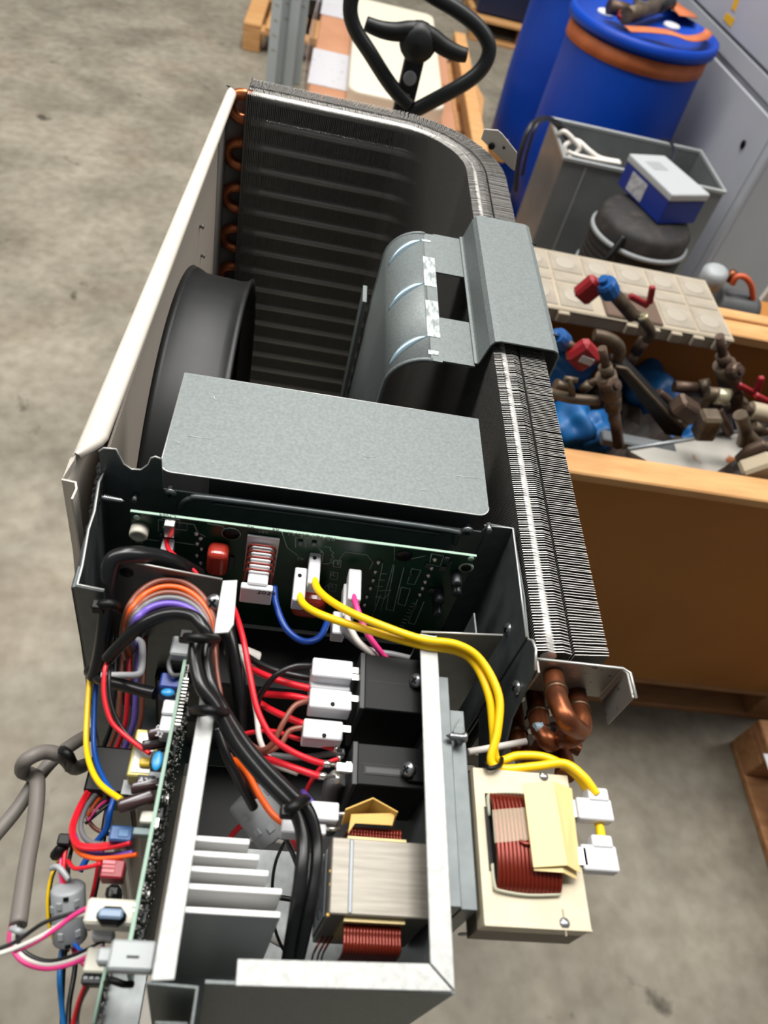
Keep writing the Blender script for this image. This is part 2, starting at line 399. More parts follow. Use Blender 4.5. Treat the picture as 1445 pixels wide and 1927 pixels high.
# folded returns at both ends
r_ = MB(); x = fpx(.352)
r_.strip([(x-.0004, .3335, .06), (x+.0085, .3325, .06), (x+.0105, .327, .06), (x+.0100, .318, .06)], (0, 0, T-.005-.06), .0012); r_.build('near_return', M_PANEL, fp)
st = MB(); st.prism([(x-.0006, .3335, T-.006), (x-.0006, .352, T-.006), (x+.0035, .354, T-.001), (x+.0035, .348, T-.002)], (0, 0, -.006)); st.build('corner_step', M_PANEL, fp)
r2 = MB(); r2.strip([(-.111, .905, .06), (-.1095, .964, .06), (-.073, .985, .06)], (0, 0, T-.012-.06), .0012); r2.build('far_return', mat('inner_grey_paint', (150, 146, 140), .45, .1), fp)
for px, py in ((381, 427), (383, 482)): screw(fp, PX(px, py, -.1075), (1, 0, 0), .0028, slot=False)
# inner baffle of the panel seen behind the fan ring
MB().bx(-.1125, -.1108, .36, .905, .3, T-.020).build('inner_skin', mat('warm_grey_inner', (196, 184, 170), .5), fp)

bp = thing('base_pan', 'cream steel base pan under the open unit', 'base', (0.05, .5, 0))
MB().bx(-.100, .23, .10, 1.0, .035, .06).build('pan', M_PANEL, bp, .004)
for y in (.25, .85): MB().bx(-.135, .24, y-.03, y+.03, 0, .036).build('foot', M_SHEET, bp, .003)

fr = thing('fan_shroud', 'black plastic fan ring with dusty rounded rim inside the front panel', 'fan shroud', (-.08, .57, 0))
def ring(x0, x1, cy_, cz, r, name):
    m = MB(); prof = [(r+.006, x0), (r+.004, x0+.006), (r, x0+.014), (r-.002, x1-.012), (r-.001, x1-.005), (r+.003, x1), (r-.004, x1+.001), (r-.008, x1-.004), (r-.008, x0)]
    vs = []; fs = []; N = 96; K = len(prof)
    for k in range(N):
        a = 2*math.pi*k/N
        for rr, x in prof: vs.append((x, cy_+rr*math.cos(a), cz+rr*math.sin(a)))
    for k in range(N):
        for j in range(K): fs.append((k*K+j, k*K+(j+1) % K, ((k+1) % N)*K+(j+1) % K, ((k+1) % N)*K+j))
    m.add(vs, fs, True); return m.build(name, M_BLACKP, fr)
ring(-.1105, -.047, .604, 1.075, .240, 'ring')
fan = thing('axial_fan', 'dark three-bladed axial fan deep inside the black ring', 'fan', (-.07, .604, 1.075))
MB().lathe([(.05, -.03), (.055, 0), (.05, .03), (.02, .035)], (-.075, .604, 1.075), (1, 0, 0), 24).build('hub', M_BLACKP, fan)
for k in range(3):
    bl_ = MB(); vs = []; fs = []
    for i in range(9):
        rr = .05+.165*i/8
        for j in range(7):
            a = 2*math.pi*k/3+.4+(j/6-.5)*(1.25-.03*i)+i*.03; vs.append(Vector((-.07+.03*(j/6-.5), .604+rr*math.cos(a), 1.075+rr*math.sin(a))))
    for i in range(8):
        for j in range(6): fs.append((i*7+j, i*7+j+1, i*7+j+8, i*7+j+7))
    bl_.add(vs, fs, True); n_ = len(vs); bl_.add([v+Vector((.003, 0, 0)) for v in vs], [f[::-1] for f in fs], True); bl_.build('blade', M_BLACKP, fan)

# ================================================================ motor bracket hooked over the coil
mb = thing('motor_bracket', 'galvanised steel fan motor bracket hooked over the coil', 'bracket', (.12, .64, 0.4))
yA, yB = .538, .750; prof = []
prof += [(.2285, T-.022), (.2285, T+.004), (.2265, T+.0075), (.223, T+.009), (.176, T+.009), (.172, T+.0075), (.170, T+.004), (.166, T-.014), (.164, T-.017), (.160, T-.018)]
LOWZ = T-.018
flat0 = [(.2285, T-.020), (.2285, T+.004), (.2268, T+.0075), (.223, T+.009), (.176, T+.009), (.172, T+.0078), (.1695, T+.004), (.1655, T-.015), (.1640, T-.0175), (.1605, LOWZ)]
MB().strip([(x, yA, z) for x, z in flat0], (0, yB-yA, 0), -.0016).build('coil_saddle', M_GALV, mb, .0003)
hx0, hx1, hy0, hy1 = .132, .1595, .600, .676
pl = MB()
pl.bx(.122, hx0, yA-.004, yB-.004, LOWZ-.0016, LOWZ); pl.bx(hx0, .1610, yA-.002, hy0, LOWZ-.0016, LOWZ); pl.bx(hx0, .1610, hy1, yB-.002, LOWZ-.0016, LOWZ)
pl.build('flat_web', M_GALV, mb)
arc = [(.122, LOWZ)]
for k in range(1, 13):
    a = math.radians(90+80*k/12); arc.append((.122+.036*math.cos(a), LOWZ-.036+.036*math.sin(a)))
arc += [(.083, LOWZ-.12), (.078, LOWZ-.5)]
MB().strip([(x, yA-.004, z) for x, z in arc], (0, yB-yA, 0), .0016, True).build('curved_leg', M_GALV, mb)
for yy_ in (yA-.004, yB-.0055):                         # stiffening lips on the leg edges
    MB().tube([(x+.001, yy_+.0008, z-.0005) for x, z in arc], .0022, 8).build('edge_lip', M_GALV, mb)
MB().bx(.074, .0785, yB-.010, yB+.022, .8, LOWZ-.09).build('side_web', M_GALV, mb)
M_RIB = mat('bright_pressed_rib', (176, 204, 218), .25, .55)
for y in (.556, .640, .719):
    q = MB(); pts = []; rr = []
    for k in range(13):
        a = math.radians(94+62*k/12); u = k/12; pts.append(Vector((.122+.0362*math.cos(a), y+.012-.024*u, LOWZ-.036+.0362*math.sin(a)))); rr.append(.0004+.0032*math.sin(math.pi*u))
    q.tube(pts, rr, 8); q.build('pressed_rib', M_RIB, mb)
M_PATCH = mat('chalky_tape_residue', (186, 192, 193), .6, 0, (124, 132, 132), 190, 5, .45, .6, stretch=(1, .35, 1))
for y0, y1 in ((.572, .628), (.652, .704), (.546, .552), (.733, .737)):
    MB().bx(.1195, .1315 if y1-y0 > .02 else .129, y0-.004, y1-.004, LOWZ-.0002, LOWZ+.0004).build('tape_residue', M_PATCH, mb)
for y in (.563, .716):
    MB().box((.2262, y, T+.0088), (.010, .0016, .0012), Matrix.Rotation(.0, 3, 'Z')).build('notch', M_BLACK, mb)

# ================================================================ partition and duct lid
du = thing('duct_cover', 'scratched flat galvanised cover plate over the heat sink duct', 'cover', (.04, .39, 0.9))
x0, x1, y0, y1 = -.0705, .1495, .3425, .4405
MB().prism(rrect(x0, x1, y0, y1, T+.005, .008, 5, (0, 0, 1, 1)), (0, 0, -.0012)).build('lid', M_GALV, du)
MB().bx(-.040, x1-.003, y0+.012, y1-.004, T-.2, T+.0036).build('duct_body', M_SHEET, du)
M_SCR = mat('bright_scratch', (196, 202, 202), .4, .3)
for (a, b, c_, d_) in ((398, 750, 408, 745), (402, 744, 405, 753), (352, 820, 395, 826), (672, 853, 694, 861), (694, 861, 706, 860), (832, 892, 905, 901), (780, 920, 800, 923), (740, 908, 744, 912), (400, 866, 402, 872), (330, 830, 338, 835), (800, 780, 803, 781), (875, 795, 879, 795)):
    p, q = PZ(a, b, T+.0051), PZ(c_, d_, T+.0051); MB().tube([p, q], .00022, 5).build('scratch', M_SCR, du)

pa = thing('partition_plate', 'dark grey steel partition with scalloped top edge behind the main board', 'partition', (.03, .34, 0.9))
yp = .3385
poly = [PY(x, y, yp) for x, y in ((186, 851), (195, 845), (218, 847), (222, 856), (232, 875), (247, 885), (265, 886), (279, 876), (284, 864), (292, 861), (304, 866))]
poly += [Vector((-.067, yp, T-.008)), Vector((.147, yp, T-.008)), Vector((.150, yp, T+.001)), Vector((.1672, yp, T)), Vector((.1672, yp, .9)), Vector((poly[0].x, yp, .9))]
MB().prism(poly, (0, .0012, 0)).build('back_sheet', M_SHEET, pa)
# stamped bead
bd = [PY(x, y, yp-.0012) for x, y in ((338, 958), (345, 945), (360, 938), (390, 937), (600, 964), (845, 998), (858, 1006), (855, 1022))]
MB().tube(cat_rom(bd, 4), .0022, 8).build('stamped_bead', M_SHEET, pa)
bd = [PY(x, y, yp-.0012) for x, y in ((400, 948), (600, 973), (830, 1005))]
MB().tube(cat_rom(bd, 4), .0012, 6).build('stamped_bead', M_SHEET, pa)
for px, py, r in ((321, 927, .0042), (879, 998, .0042)): screw(pa, PY(px, py, yp), (0, -1, 0), r)
for px, py in ((256, 929), (919, 986)):
    p = PY(px, py, yp); MB().tube([p, p+Vector((0, -.007, 0))], .0018, 10).build('threaded_tip', M_SCREW, pa)
# left side sheet with its return, foam strip and screws
sl = [(-.1035, yp, .95), (-.1045, .330, .95), (-.1015, .306, .95), (-.1015, .292, .95), (-.0985, .2655, .95), (-.098, .2525, .95), (-.083, .2510, .95)]
MB().strip(sl, (0, 0, T-.95), .0012).build('left_sheet', M_SHEET, pa, .0002)
MB().strip([(-.1005, .268, 1.0), (-.1000, .2535, 1.0)], (0, 0, T-.004-1.0), .0012).build('doubler', M_SHEET, pa)
fm = MB(); pts = []; rr = []
for k in range(60):
    u = k/59; pts.append(Vector((-.1075+random.uniform(-.0008, .0008)+.003*u, .349-.048*u, T-.004-.012*u+random.uniform(-.0008, .0008)))); rr.append(random.uniform(.0016, .0032))
fm.tube(pts, rr, 7); fm.build('foam_strip', mat('black_foam', (16, 16, 16), .9, bump=.6, bscale=400), pa)
fb = MB(); fb.strip([(-.1065, .345, 1.1), (-.1055, .30, 1.1), (-.1035, .262, 1.1)], (0, 0, T-.018-1.1), .002); fb.build('foam_backing', M_BLACK, pa)
p = PX(192, 936, -.1005)
sc = MB(); hp = []; prof = [(.0016, 0)]
for k in range(9): prof += [(.0012, .001+k*.0012), (.0024-.0001*k, .0016+k*.0012)]
prof += [(.0003, .0135)]
sc.lathe(prof, p, (1, -.05, 0), 12); sc.build('sheet_metal_screw', M_SCREW, pa)
# right side sheet, cross wall and bracket plate
MB().strip([(.150, yp-.001, .95), (.1672, yp+.0, .95), (.1668, .300, .95), (.1662, .252, .95)], (0, 0, T-.95), -.0012).build('right_sheet', M_SHEET, pa, .0002)
MB().strip([(.1685, .325, .95), (.1695, .285, .95), (.1680, .250, .95)], (0, 0, T-.003-.95), -.001).build('outer_doubler', M_SHEET, pa)
MB().strip([(.100, .2478, 1.0), (.151, .2520, 1.0)], (0, 0, T-1.0), .0012).build('cross_wall', M_SHEET, pa)
xb = .1675
pol = [PX(x, y, xb) for x, y in ((965, 1178), (985, 1192), (992, 1204), (1000, 1206), (1006, 1222), (1005, 1262), (962, 1352), (940, 1440), (900, 1500), (900, 1340))]
MB().prism(pol, (.0014, 0, 0)).build('bracket_plate', M_SHEET, pa, .0003)
for px, py in ((958, 1185), (974, 1294)): screw(pa, PX(px, py, xb-.0004), (-1, -.2, .1), .0048)
MB().strip([(.136, .268, 1.1), (.1362, .2535, 1.1)], (0, 0, T-.004-1.1), .001).build('stiffener', M_SHEET, pa)

e_ = [Vector((x, y, T+.0002)) for x, y, _ in sl]; edge(e_, pa)
edge([p+Vector((0, .0006, .0002)) for p in poly[0:11]], pa)
edge([Vector((.147, yp, T-.0005)), Vector((.1672, yp, T+.0002)), Vector((.1668, .300, T+.0002)), Vector((.1662, .252, T+.0002))], pa)
edge([(.100, .2472, T+.0002), (.151, .2514, T+.0002)], pa)
edge([p+Vector((.0007, 0, .0003)) for p in pol[0:6]], pa, .0009)
edge([(.1695, Y1-.0068, T+.0022), (.225, Y1-.0068, T+.0022), (.2293, Y1-.0094, T+.0022), (.2293, Y1-.026, T+.0022)], hx, .0009)
edge([(x0_, y_, T+.0046) for x0_, y_ in ((-.0705, .4405), (.1495, .4405))], du, .0005)
edge([p for p in rrect(-.0705, .1495, .3425, .4405, T+.0046, .008, 5, (0, 0, 1, 1))[1:]], du, .0006)
# ================================================================ electrical tray
def ptop(l, t, r, b, z):
    mx, my = (l+r)/2, (t+b)/2
    return PZ(l, my, z).x, PZ(r, my, z).x, PZ(mx, b, z).y, PZ(mx, t, z).y
def tbox(name, l, t, r, b, z, h, m, parent=None, bevel=.0004):
    x0, x1, y0, y1 = ptop(l, t, r, b, z); return MB().bx(x0, x1, y0, y1, z-h, z).build(name, m, parent, bevel)
def fbox(name, l, t, r, b, y, dep, m, parent=None, bevel=.0004):          # front face seen at plane y, body behind it
    mx, my = (l+r)/2, (t+b)/2
    x0, x1, z1, z0 = PY(l, my, y).x, PY(r, my, y).x, PY(mx, t, y).z, PY(mx, b, y).z
    return MB().bx(x0, x1, y, y+dep, z0, z1).build(name, m, parent, bevel)
def wpath(pts): return [PZ(x, y, T-d) for x, y, d in pts]
def wire(name, label, m, pts, wpx, parent=None, cat='wire', group=None, n=10, sub=7):
    q = wpath(pts); k = len(q)//2; r = wpx/2*mpp(q[k])
    o = MB().tube(cat_rom(q, sub), r, n).build(name, m, parent)
    if parent is None: tag(o, label, cat, group)
    return o
TR = thing('electrical_tray', 'open galvanised electrical tray with turned-in top flanges', 'tray', (.045, .15, 1.0))
zf = 1.205
MB().prism([PZ(x, y, T) for x, y in ((372, 1345), (405, 1340), (328, 1844), (284, 1846))], (0, 0, -.0014)).build('left_flange', M_GALVD, TR, .0003)
MB().prism([PZ(x, y, T) for x, y in ((373, 1350), (376, 1310), (384, 1302), (399, 1303), (406, 1312), (405, 1345))], (0, 0, -.0014)).build('flange_tongue', M_GALVD, TR)
MB().bx(-.0205, -.0192, .063, .184, zf-.06, T-.0014).build('left_wall', M_GALV, TR)
MB().prism([PZ(x, y, T) for x, y in ((790, 1192), (822, 1197), (840, 1540), (856, 1864), (810, 1812))], (0, 0, -.0014)).build('right_flange', M_GALVD, TR, .0003)
MB().bx(.1085, .1100, .0645, .2475, zf, T-.0014).build('right_wall', M_SHEET, TR)
MB().prism([PZ(x, y, T) for x, y in ((447, 1804), (807, 1813), (853, 1866), (443, 1855))], (0, 0, -.0014)).build('front_flange', M_GALVD, TR, .0003)
MB().bx(.0015, .110, .0632, .0645, zf, T-.0014).build('front_wall', M_GALV, TR)
MB().bx(-.020, .110, .0632, .172, zf-.0015, zf).build('tray_floor', mat('bright_zinc_floor', (176, 182, 182), .4, .35, (196, 200, 200), 120, 3), TR)
MB().strip([PZ(276, 1846, 1.2)*0+Vector((-.0225, .0632, 1.16)), Vector((-.0008, .0622, 1.16)), Vector((-.0010, .0455, 1.16))], (0, 0, T-.0015-1.16), .0012).build('corner_bracket', M_GALV, TR, .0003)
MB().bx(-.017, -.0035, .051, .052, 1.25, T-.022).build('bracket_tab', M_GALV, TR)
# far piece of the left flange, with the plate that carries it
MB().prism([PZ(x, y, T) for x, y in ((419, 1092), (447, 1091), (440, 1175), (430, 1190), (403, 1192), (404, 1180))], (0, 0, -.0014)).build('short_flange', M_GALVD, TR, .0003)
q = [PY(x, y, .2705) for x, y in ((203, 1060), (240, 1058), (418, 1092))]
MB().prism([q[0], q[1], q[2], Vector((q[2].x, .2705, 1.2)), Vector((q[0].x, .2705, 1.2))], (0, .0012, 0)).build('harness_plate', M_SHEET, TR)
edge([q[0]+Vector((0, .0006, 0)), q[1]+Vector((0, .0006, 0)), q[2]+Vector((0, .0006, 0))], TR)
p = PY(238, 1078, .2702); MB().lathe([(.004, 0), (.004, .0004)], p, (0, -1, 0), 16).build('plate_hole', M_BLACK, TR)
screw(TR, PZ(404, 1135, T-.006), (-.4, -.6, .8), .0055)
# stepped channel outside the right wall
MB().bx(.1108, .1175, .100, .2235, T-.07, T-.008).build('outer_channel', M_SHEET, TR, .0004)
MB().bx(.1182, .1268, .100, .205, T-.07, T-.012).build('outer_channel', M_SHEET, TR, .0004)
p = PY(872, 1757, .0995); MB().lathe([(.003, 0), (.003, .0006)], p, (0, -1, 0), 14).build('channel_hole', M_GALVD, TR)
q = PZ(846, 1385, T-.004); 
prof = [(.0003, -.002)]
for k in range(6): prof += [(.0013, k*.0012), (.0023, .0006+k*.0012)]
prof += [(.0022, .0075), (.003, .008), (.0028, .0095), (.0005, .010)]
MB().lathe(prof, q, (1, 0, 0), 12).build('sheet_metal_screw', M_SCREW, TR)
MB().prism([PZ(x, y, T-.008) for x, y in ((853, 1375), (866, 1350), (872, 1356), (874, 1395), (862, 1400))], (0, 0, -.004)).build('screw_tab', M_GALV, TR)
for px, py, d in ((784, 1281, .0125), (769, 1448, .0225)): screw(TR, PZ(px, py, T-d), (-.75, -.25, .6), .0044)

SH = thing('dark_backing', 'added dark sheets standing for the shade under the circuit boards', 'backing', (.03, .25, 1.1))  # dark sheets added to stand for the shade below the boards
MB().bx(-.096, .165, .2495, .336, 1.150, 1.152).build('plate', M_SHEET, SH)
MB().bx(-.018, .1655, .172, .249, 1.150, 1.152).build('plate', M_BLACKP, SH)
MB().bx(-.06, .150, .262, .334, 1.153, 1.262).build('dark_backing_block', M_BLACKP, SH, .002)  # added black block that keeps the space under the board dark

# ================================================================ heat sink
HS = thing('heat_sink', 'aluminium heat sink with five white-edged fins inside the tray', 'heat sink', (0, .11, 1.25))
M_SINK = mat('bare_aluminium', (226, 226, 224), .45, .15)
for l, r, py in ((366, 470, 1577), (360, 488, 1605), (354, 506, 1634), (348, 531, 1667), (340, 528, 1711)):
    a, b = PZ(l, py, T-.014), PZ(r, py+5, T-.014)
    MB().bx(-.0188, b.x, a.y-.0014, a.y+.0014, 1.225, T-.014).build('fin', M_SINK, HS, .0006, 2)
MB().bx(-.0190, -.0150, .092, .175, 1.225, T-.012).build('fin_base', M_SINK, HS)

# ================================================================ inner choke
IC = thing('inner_choke', 'laminated steel choke with brown windings inside the tray', 'choke', (.085, .117, 1.24))
zi = T-.026
MB().bx(.0560, .1075, .0985, .1345, zi-.062, zi).build('core', M_LAM, IC, .0006)
MB().bx(.0650, .0672, .0990, .1340, zi-.004, zi+.0004).build('weld_seam', mat('weld_seam_grey', (122, 126, 130), .4, .4), IC, .0004)
# label on its left side
lb = MB().prism([(.0556, .1005, zi-.058), (.0556, .1325, zi-.058), (.0556, .1325, zi-.014), (.0556, .1005, zi-.014)], (-.0004, 0, 0)).build('rating_label', mat('grey_label', (118, 126, 134), .5), IC)
M_INK = mat('black_ink', (18, 18, 20), .6)
for k in range(5):                                     # worn, unreadable print lines
    MB().bx(.0549, .0552, .104+.003*(k % 2), .129-.004*(k % 3), zi-.022-k*.0075, zi-.0195-k*.0075).build('worn_print', M_INK, lb)
def half_coil(parent, x0, x1, n, ya, yb, z1, z0, r):
    base = None
    for i in range(n):
        x = x0+(x1-x0)*i/(n-1)
        if base is None:
            m = MB(); m.tube(cat_rom([(x, ya, z0), (x, ya, z1-.004), (x, (ya+yb)/2, z1), (x, yb, z1-.004), (x, yb, z0)], 4), r, 6); base = m.build('wire_turn', M_ENAMEL, parent); bx_ = x
        else:
            c = base.copy(); COL.objects.link(c); c.parent = parent; c.location.x = base.location.x+(x-bx_)
half_coil(IC, .0655, .0930, 18, .1345, .1425, zi-.006, zi-.05, .00085)
half_coil(IC, .0655, .0930, 18, .0845, .0975, zi-.010, zi-.05, .00085)
pp = MB(); t_ = [PZ(x, y, zi+.004) for x, y in ((651, 1524), (702, 1503), (748, 1529))]; b_ = [PZ(x, y, zi-.002) for x, y in ((657, 1555), (704, 1551), (741, 1556))]
pp.strip([t_[0], t_[1], t_[2]], (.0, -.0035, -.013), .0007); pp.build('folded_paper', M_PAPER, IC)
pp = MB().prism([PZ(x, y, zi+.001) for x, y in ((661, 1532), (744, 1530), (738, 1553), (668, 1549), (655, 1568))], (0, 0, -.0008)).build('paper_flap', M_PAPER, IC)
MB().bx(.0640, .0945, .0970, .0985, zi-.05, zi-.0045).build('paper_liner', M_TAPE, IC)
MB().bx(.0640, .0945, .0965, .0985, zi-.006, zi-.004).build('paper_flap', M_TAPE, IC)
MB().bx(.0640, .0950, .1345, .1357, zi-.05, zi-.0005).build('paper_liner', M_TAPE, IC)
for px, py in ((622, 1665), (622, 1640), (617, 1722)):
    MB().lathe([(.0001, -.0006), (.0010, 0), (.0008, .0006), (.0002, .001)], PZ(px, py, zi-.002), (-.6, 0, .8), 8).build('varnish_drip', M_PAPER, IC)
for px in (590, 600, 608):
    MB().tube(cat_rom(wpath([(px+18, 1762, .06), (px+6, 1782, .055), (px-2, 1800, .07), (px-6, 1830, .10)])), .0006, 6).build('lead_out', M_ENAMEL, IC)

# ================================================================ outer reactor
OR = thing('outer_reactor', 'cream varnished reactor coil bolted outside the tray', 'reactor', (.156, .132, 1.33))
zo = T-.010
x0, x1, y0, y1 = .1290, .1835, .0938, .1710
co = MB(); co.bx(x0, x1, .1575, y1, zo-.012, zo); co.bx(x0, x1, y0, .1085, zo-.012, zo); co.bx(x0, .1345, .1085, .1575, zo-.012, zo); co.bx(.1700, x1, .1085, .1575, zo-.012, zo)
co.build('core', M_CREAM, OR)
MB().bx(x0, x1, y0, y1, zo-.030, zo-.012).build('lamination_stack', mat('dark_laminations', (112, 100, 86), .5, .2, (92, 82, 70), 40, 3, stretch=(1, 1, 18)), OR)
MB().bx(x0, x1, y0-.0008, y0, zo-.0025, zo+.0008).build('paint_edge', M_CREAM, OR)
for yy_ in (.1655, .0965):
    MB().bx(.1695, .1702, yy_-.006, yy_+.006, zo-.001, zo+.0003).build('core_joint', mat('core_joint_line', (150, 138, 116), .6), OR)  # thin darker tan line where the core pieces meet
MB().lathe([(.0028, 0), (.0022, .0008), (.0004, .001)], (.1700, .0962, zo), (0, 0, 1), 10).build('weld_spot', M_SCREW, OR)
MB().lathe([(.0028, 0), (.0022, .0008), (.0004, .001)], (.1695, .1695, zo), (0, 0, 1), 10).build('weld_spot', M_SCREW, OR)
nt_ = 16; base = None
for i in range(nt_):
    x = .1372+.0315*i/(nt_-1)
    if base is None:
        m = MB(); m.tube(cat_rom([(x, .1095, zo-.012), (x, .1098, zo+.001), (x, .118, zo+.0055), (x, .133, zo+.0065), (x, .149, zo+.0055), (x, .1565, zo+.001), (x, .157, zo-.012)], 4), .00118, 8)
        base = m.build('wire_turn', M_ENAMEL, OR); bx_ = x
    else:
        c = base.copy(); COL.objects.link(c); c.parent = OR; c.location.x = base.location.x+(x-bx_)
M_LINER = mat('grey_liner_board', (188, 186, 164), .6)
for ys_, sg in ((.1090, -1), (.1572, 1)):
    MB().strip(cat_rom([(.1352, ys_-sg*.012, zo-.004), (.1354, ys_-sg*.002, zo-.004), (.138, ys_, zo-.004), (.152, ys_+sg*.0012, zo-.004), (.1690, ys_, zo-.004)], 3), (0, 0, .0068), .0008, True).build('bobbin_liner', M_LINER, OR)
MB().bx(.1335, .1358, .118, .150, zo-.010, zo+.0005).build('liner_slot', M_BLACK, OR)
def facet(parent, name, m, quads, t):
    mb_ = MB()
    vs = [PZ(x, y, T+dz) for x, y, dz in quads]; n_ = len(vs)//2
    fs = []
    for i in range(n_-1): fs.append((i, i+1, n_+i+1, n_+i))
    vs2 = vs+[v-Vector((0, 0, t)) for v in vs]; N_ = len(vs)
    f2 = list(fs)+[tuple(reversed([a+N_ for a in f])) for f in fs]
    loop = list(range(n_))+list(range(2*n_-1, n_-1, -1))
    for i in range(len(loop)): a, b = loop[i], loop[(i+1) % len(loop)]; f2.append((b, a, a+N_, b+N_))
    mb_.add(vs2, f2); return mb_.build(name, m, parent)
facet(OR, 'tape_wrap', M_TAPE, [(984, 1474, .001), (1041, 1470, .0035), (1076, 1484, -.004), (1004, 1632, .001), (1067, 1628, .0035), (1092, 1643, -.004)], .0006)
facet(OR, 'tape_wrap', M_TAPE, [(1003, 1560, -.0005), (1045, 1556, .0015), (1078, 1568, -.006), (1005, 1638, -.0005), (1060, 1642, .001), (1086, 1655, -.006)], .0005)
facet(OR, 'clear_tape', mat('clear_tape', (235, 225, 190), .15, 0, alpha=.16), [(926, 1524, -.0022), (960, 1521, -.0018), (991, 1519, -.0012), (931, 1586, -.0022), (965, 1583, -.0018), (999, 1580, -.0012)], .0003)
MB().tube(cat_rom(wpath([(978, 1582, .0025), (988, 1588, .0015), (1006, 1587, .001)])), .0011, 8).build('coil_lead', M_ENAMEL, OR)
for l, t, r, b in ((1074, 1506, 1096, 1537), (1083, 1595, 1104, 1627)): tbox('terminal_tab', l, t, r, b, T-.008, .0009, M_TIN, OR, 0)

# ================================================================ relays on the tray wall
def relay(label, l, t, r, b, dz, h, slot):
    R_ = thing('relay', label, 'relay', (.087, PZ(730, (t+b)/2, T-dz).y, 1.28))
    z = T-dz; x0, x1, y0, y1 = ptop(l, t, r, b, z)
    m_ = mat('relay_black', (10, 11, 12), .5, 0, (24, 25, 27), 30, 5, .45, .8, spec=.2)
    MB().bx(x0, .1082, y0, y1, z-h, z).build('housing', m_, R_, .0006)
    MB().bx(x0-.0028, x0+.0002, y0-.0004, y1+.0004, z-h, z+.0006).build('base_edge', mat('relay_edge', (34, 36, 38), .5), R_, .0003)
    MB().bx(x0+.002, .105, (y0+y1)/2-.0001, (y0+y1)/2+.0002, z-.001, z+.0001).build('mould_line', M_BLACK, R_)
    if slot:
        MB().bx(x0+.004, x1-.004, y0+.006, y0+.0105, z-.001, z+.0004).build('slot_rim', M_BLACK, R_)
        MB().bx(x0+.005, x1-.006, y0+.0068, y0+.0097, z-.001, z+.0007).build('slot', mat('relay_edge', (34, 36, 38), .5), R_)
        MB().bx(x1-.003, .1080, y0+.003, y0+.013, z-.004, z+.003).build('mounting_ear', M_BLACK, R_, .0004)
    return R_
r1 = relay('large black relay on the tray wall with three white connectors', 686, 1236, 790, 1338, .016, .05, False)
r2 = relay('smaller black relay with a slotted top above the inner choke', 672, 1402, 776, 1480, .028, .05, True)
for px, py in ((667, 1262), (668, 1275), (667, 1315), (652, 1372)):
    c_ = PZ(px, py, T-.020); MB().box(c_, (.0045, .0036, .001)).build('spade_tab', M_TIN, r1)
c_ = PZ(660, 1443, T-.031); MB().box(c_, (.005, .005, .0012)).build('spade_tab', M_TIN, r2)

# ================================================================ main circuit board
PB = thing('main_circuit_board', 'green main circuit board standing upright behind the wiring', 'circuit board', (.03, .31, 1.2))
yb = .3100
tl, tr_ = PY(245, 964, yb), PY(897, 1047, yb)
zl = (tl.z+tr_.z)/2
poly = [Vector((tl.x, yb, zl-.002)), Vector((tl.x+.002, yb, zl)), Vector((tr_.x-.002, yb, zl)), Vector((tr_.x, yb, zl-.002)), Vector((tr_.x, yb, 1.268)), Vector((tl.x, yb, 1.268))]
MB().prism(poly, (0, .0016, 0)).build('board', M_PCB, PB)
MB().bx(tl.x, tr_.x, yb-.0001, yb+.0017, zl-.0004, zl+.0003).build('board_edge', M_PCBE, PB)
yf = yb-.0002
def disc(px, py, r, m, h=.0004, name='hole', parent=PB, n=14): return MB().lathe([(r, 0), (r, h)], PY(px, py, yf), (0, -1, 0), n).build(name, m, parent)
disc(258, 973, .0022, M_PCBE, .0004, 'pad'); disc(435, 1004, .0062, M_SILK, .0003, 'hole_rim'); disc(435, 1004, .0056, M_BLACK, .0005)
disc(760, 1046, .0056, M_BLACK); disc(877, 1068, .0052, M_SILK, .0003, 'hole_rim'); disc(877, 1068, .0036, M_BLACK, .0006); disc(886, 1051, .0022, M_PCBE, .0004, 'pad')
p = PY(264, 994, yb); MB().lathe([(.0058, 0), (.0058, .006), (.005, .007), (.0028, .007), (.0028, .005), (.0001, .005)], p, (0, -1, 0), 20).build('nylon_standoff', mat('ivory_nylon', (210, 206, 190), .4), PB)
def silk(pts, r=.00036): MB().tube([PY(x, y, yf) for x, y in pts], r, 4).build('silk_line', M_SILK, PB)
for pts in ([(298, 1000), (298, 978), (352, 985), (352, 998), (305, 992)], [(350, 985), (365, 987), (372, 1002), (386, 1010)], [(304, 975), (338, 978), (338, 988)], [(390, 985), (420, 990), (424, 1000)], [(254, 1012), (300, 1018)],
            [(330, 1020), (372, 1026)], [(468, 992), (530, 1000)], [(530, 1000), (540, 1030), (560, 1045)], [(556, 1030), (556, 1010), (575, 1012)], [(575, 1030), (573, 1007), (742, 1028), (742, 1055)], [(600, 1032), (608, 1040), (606, 1058)],
            [(640, 1050), (650, 1038), (690, 1044), (702, 1058)], [(636, 1065), (640, 1050)], [(702, 1058), (695, 1072)], [(720, 1060), (705, 1140)], [(740, 1062), (716, 1150)], [(760, 1068), (740, 1150), (726, 1146), (742, 1064)],
            [(772, 1052), (800, 1046)], [(775, 1070), (792, 1073), (780, 1100), (766, 1098), (775, 1070)], [(755, 1105), (772, 1108), (762, 1140), (748, 1136), (755, 1105)], [(812, 1042), (835, 1046), (828, 1066), (808, 1062), (812, 1042)],
            [(798, 1132), (780, 1175), (768, 1172), (786, 1128)], [(712, 1112), (736, 1110), (724, 1126), (706, 1122)], [(728, 1080), (716, 1079)], [(724, 1092), (712, 1091)], [(720, 1104), (708, 1103)], [(560, 1065), (580, 1085)], [(700, 1160), (716, 1120)]):
    silk(pts)
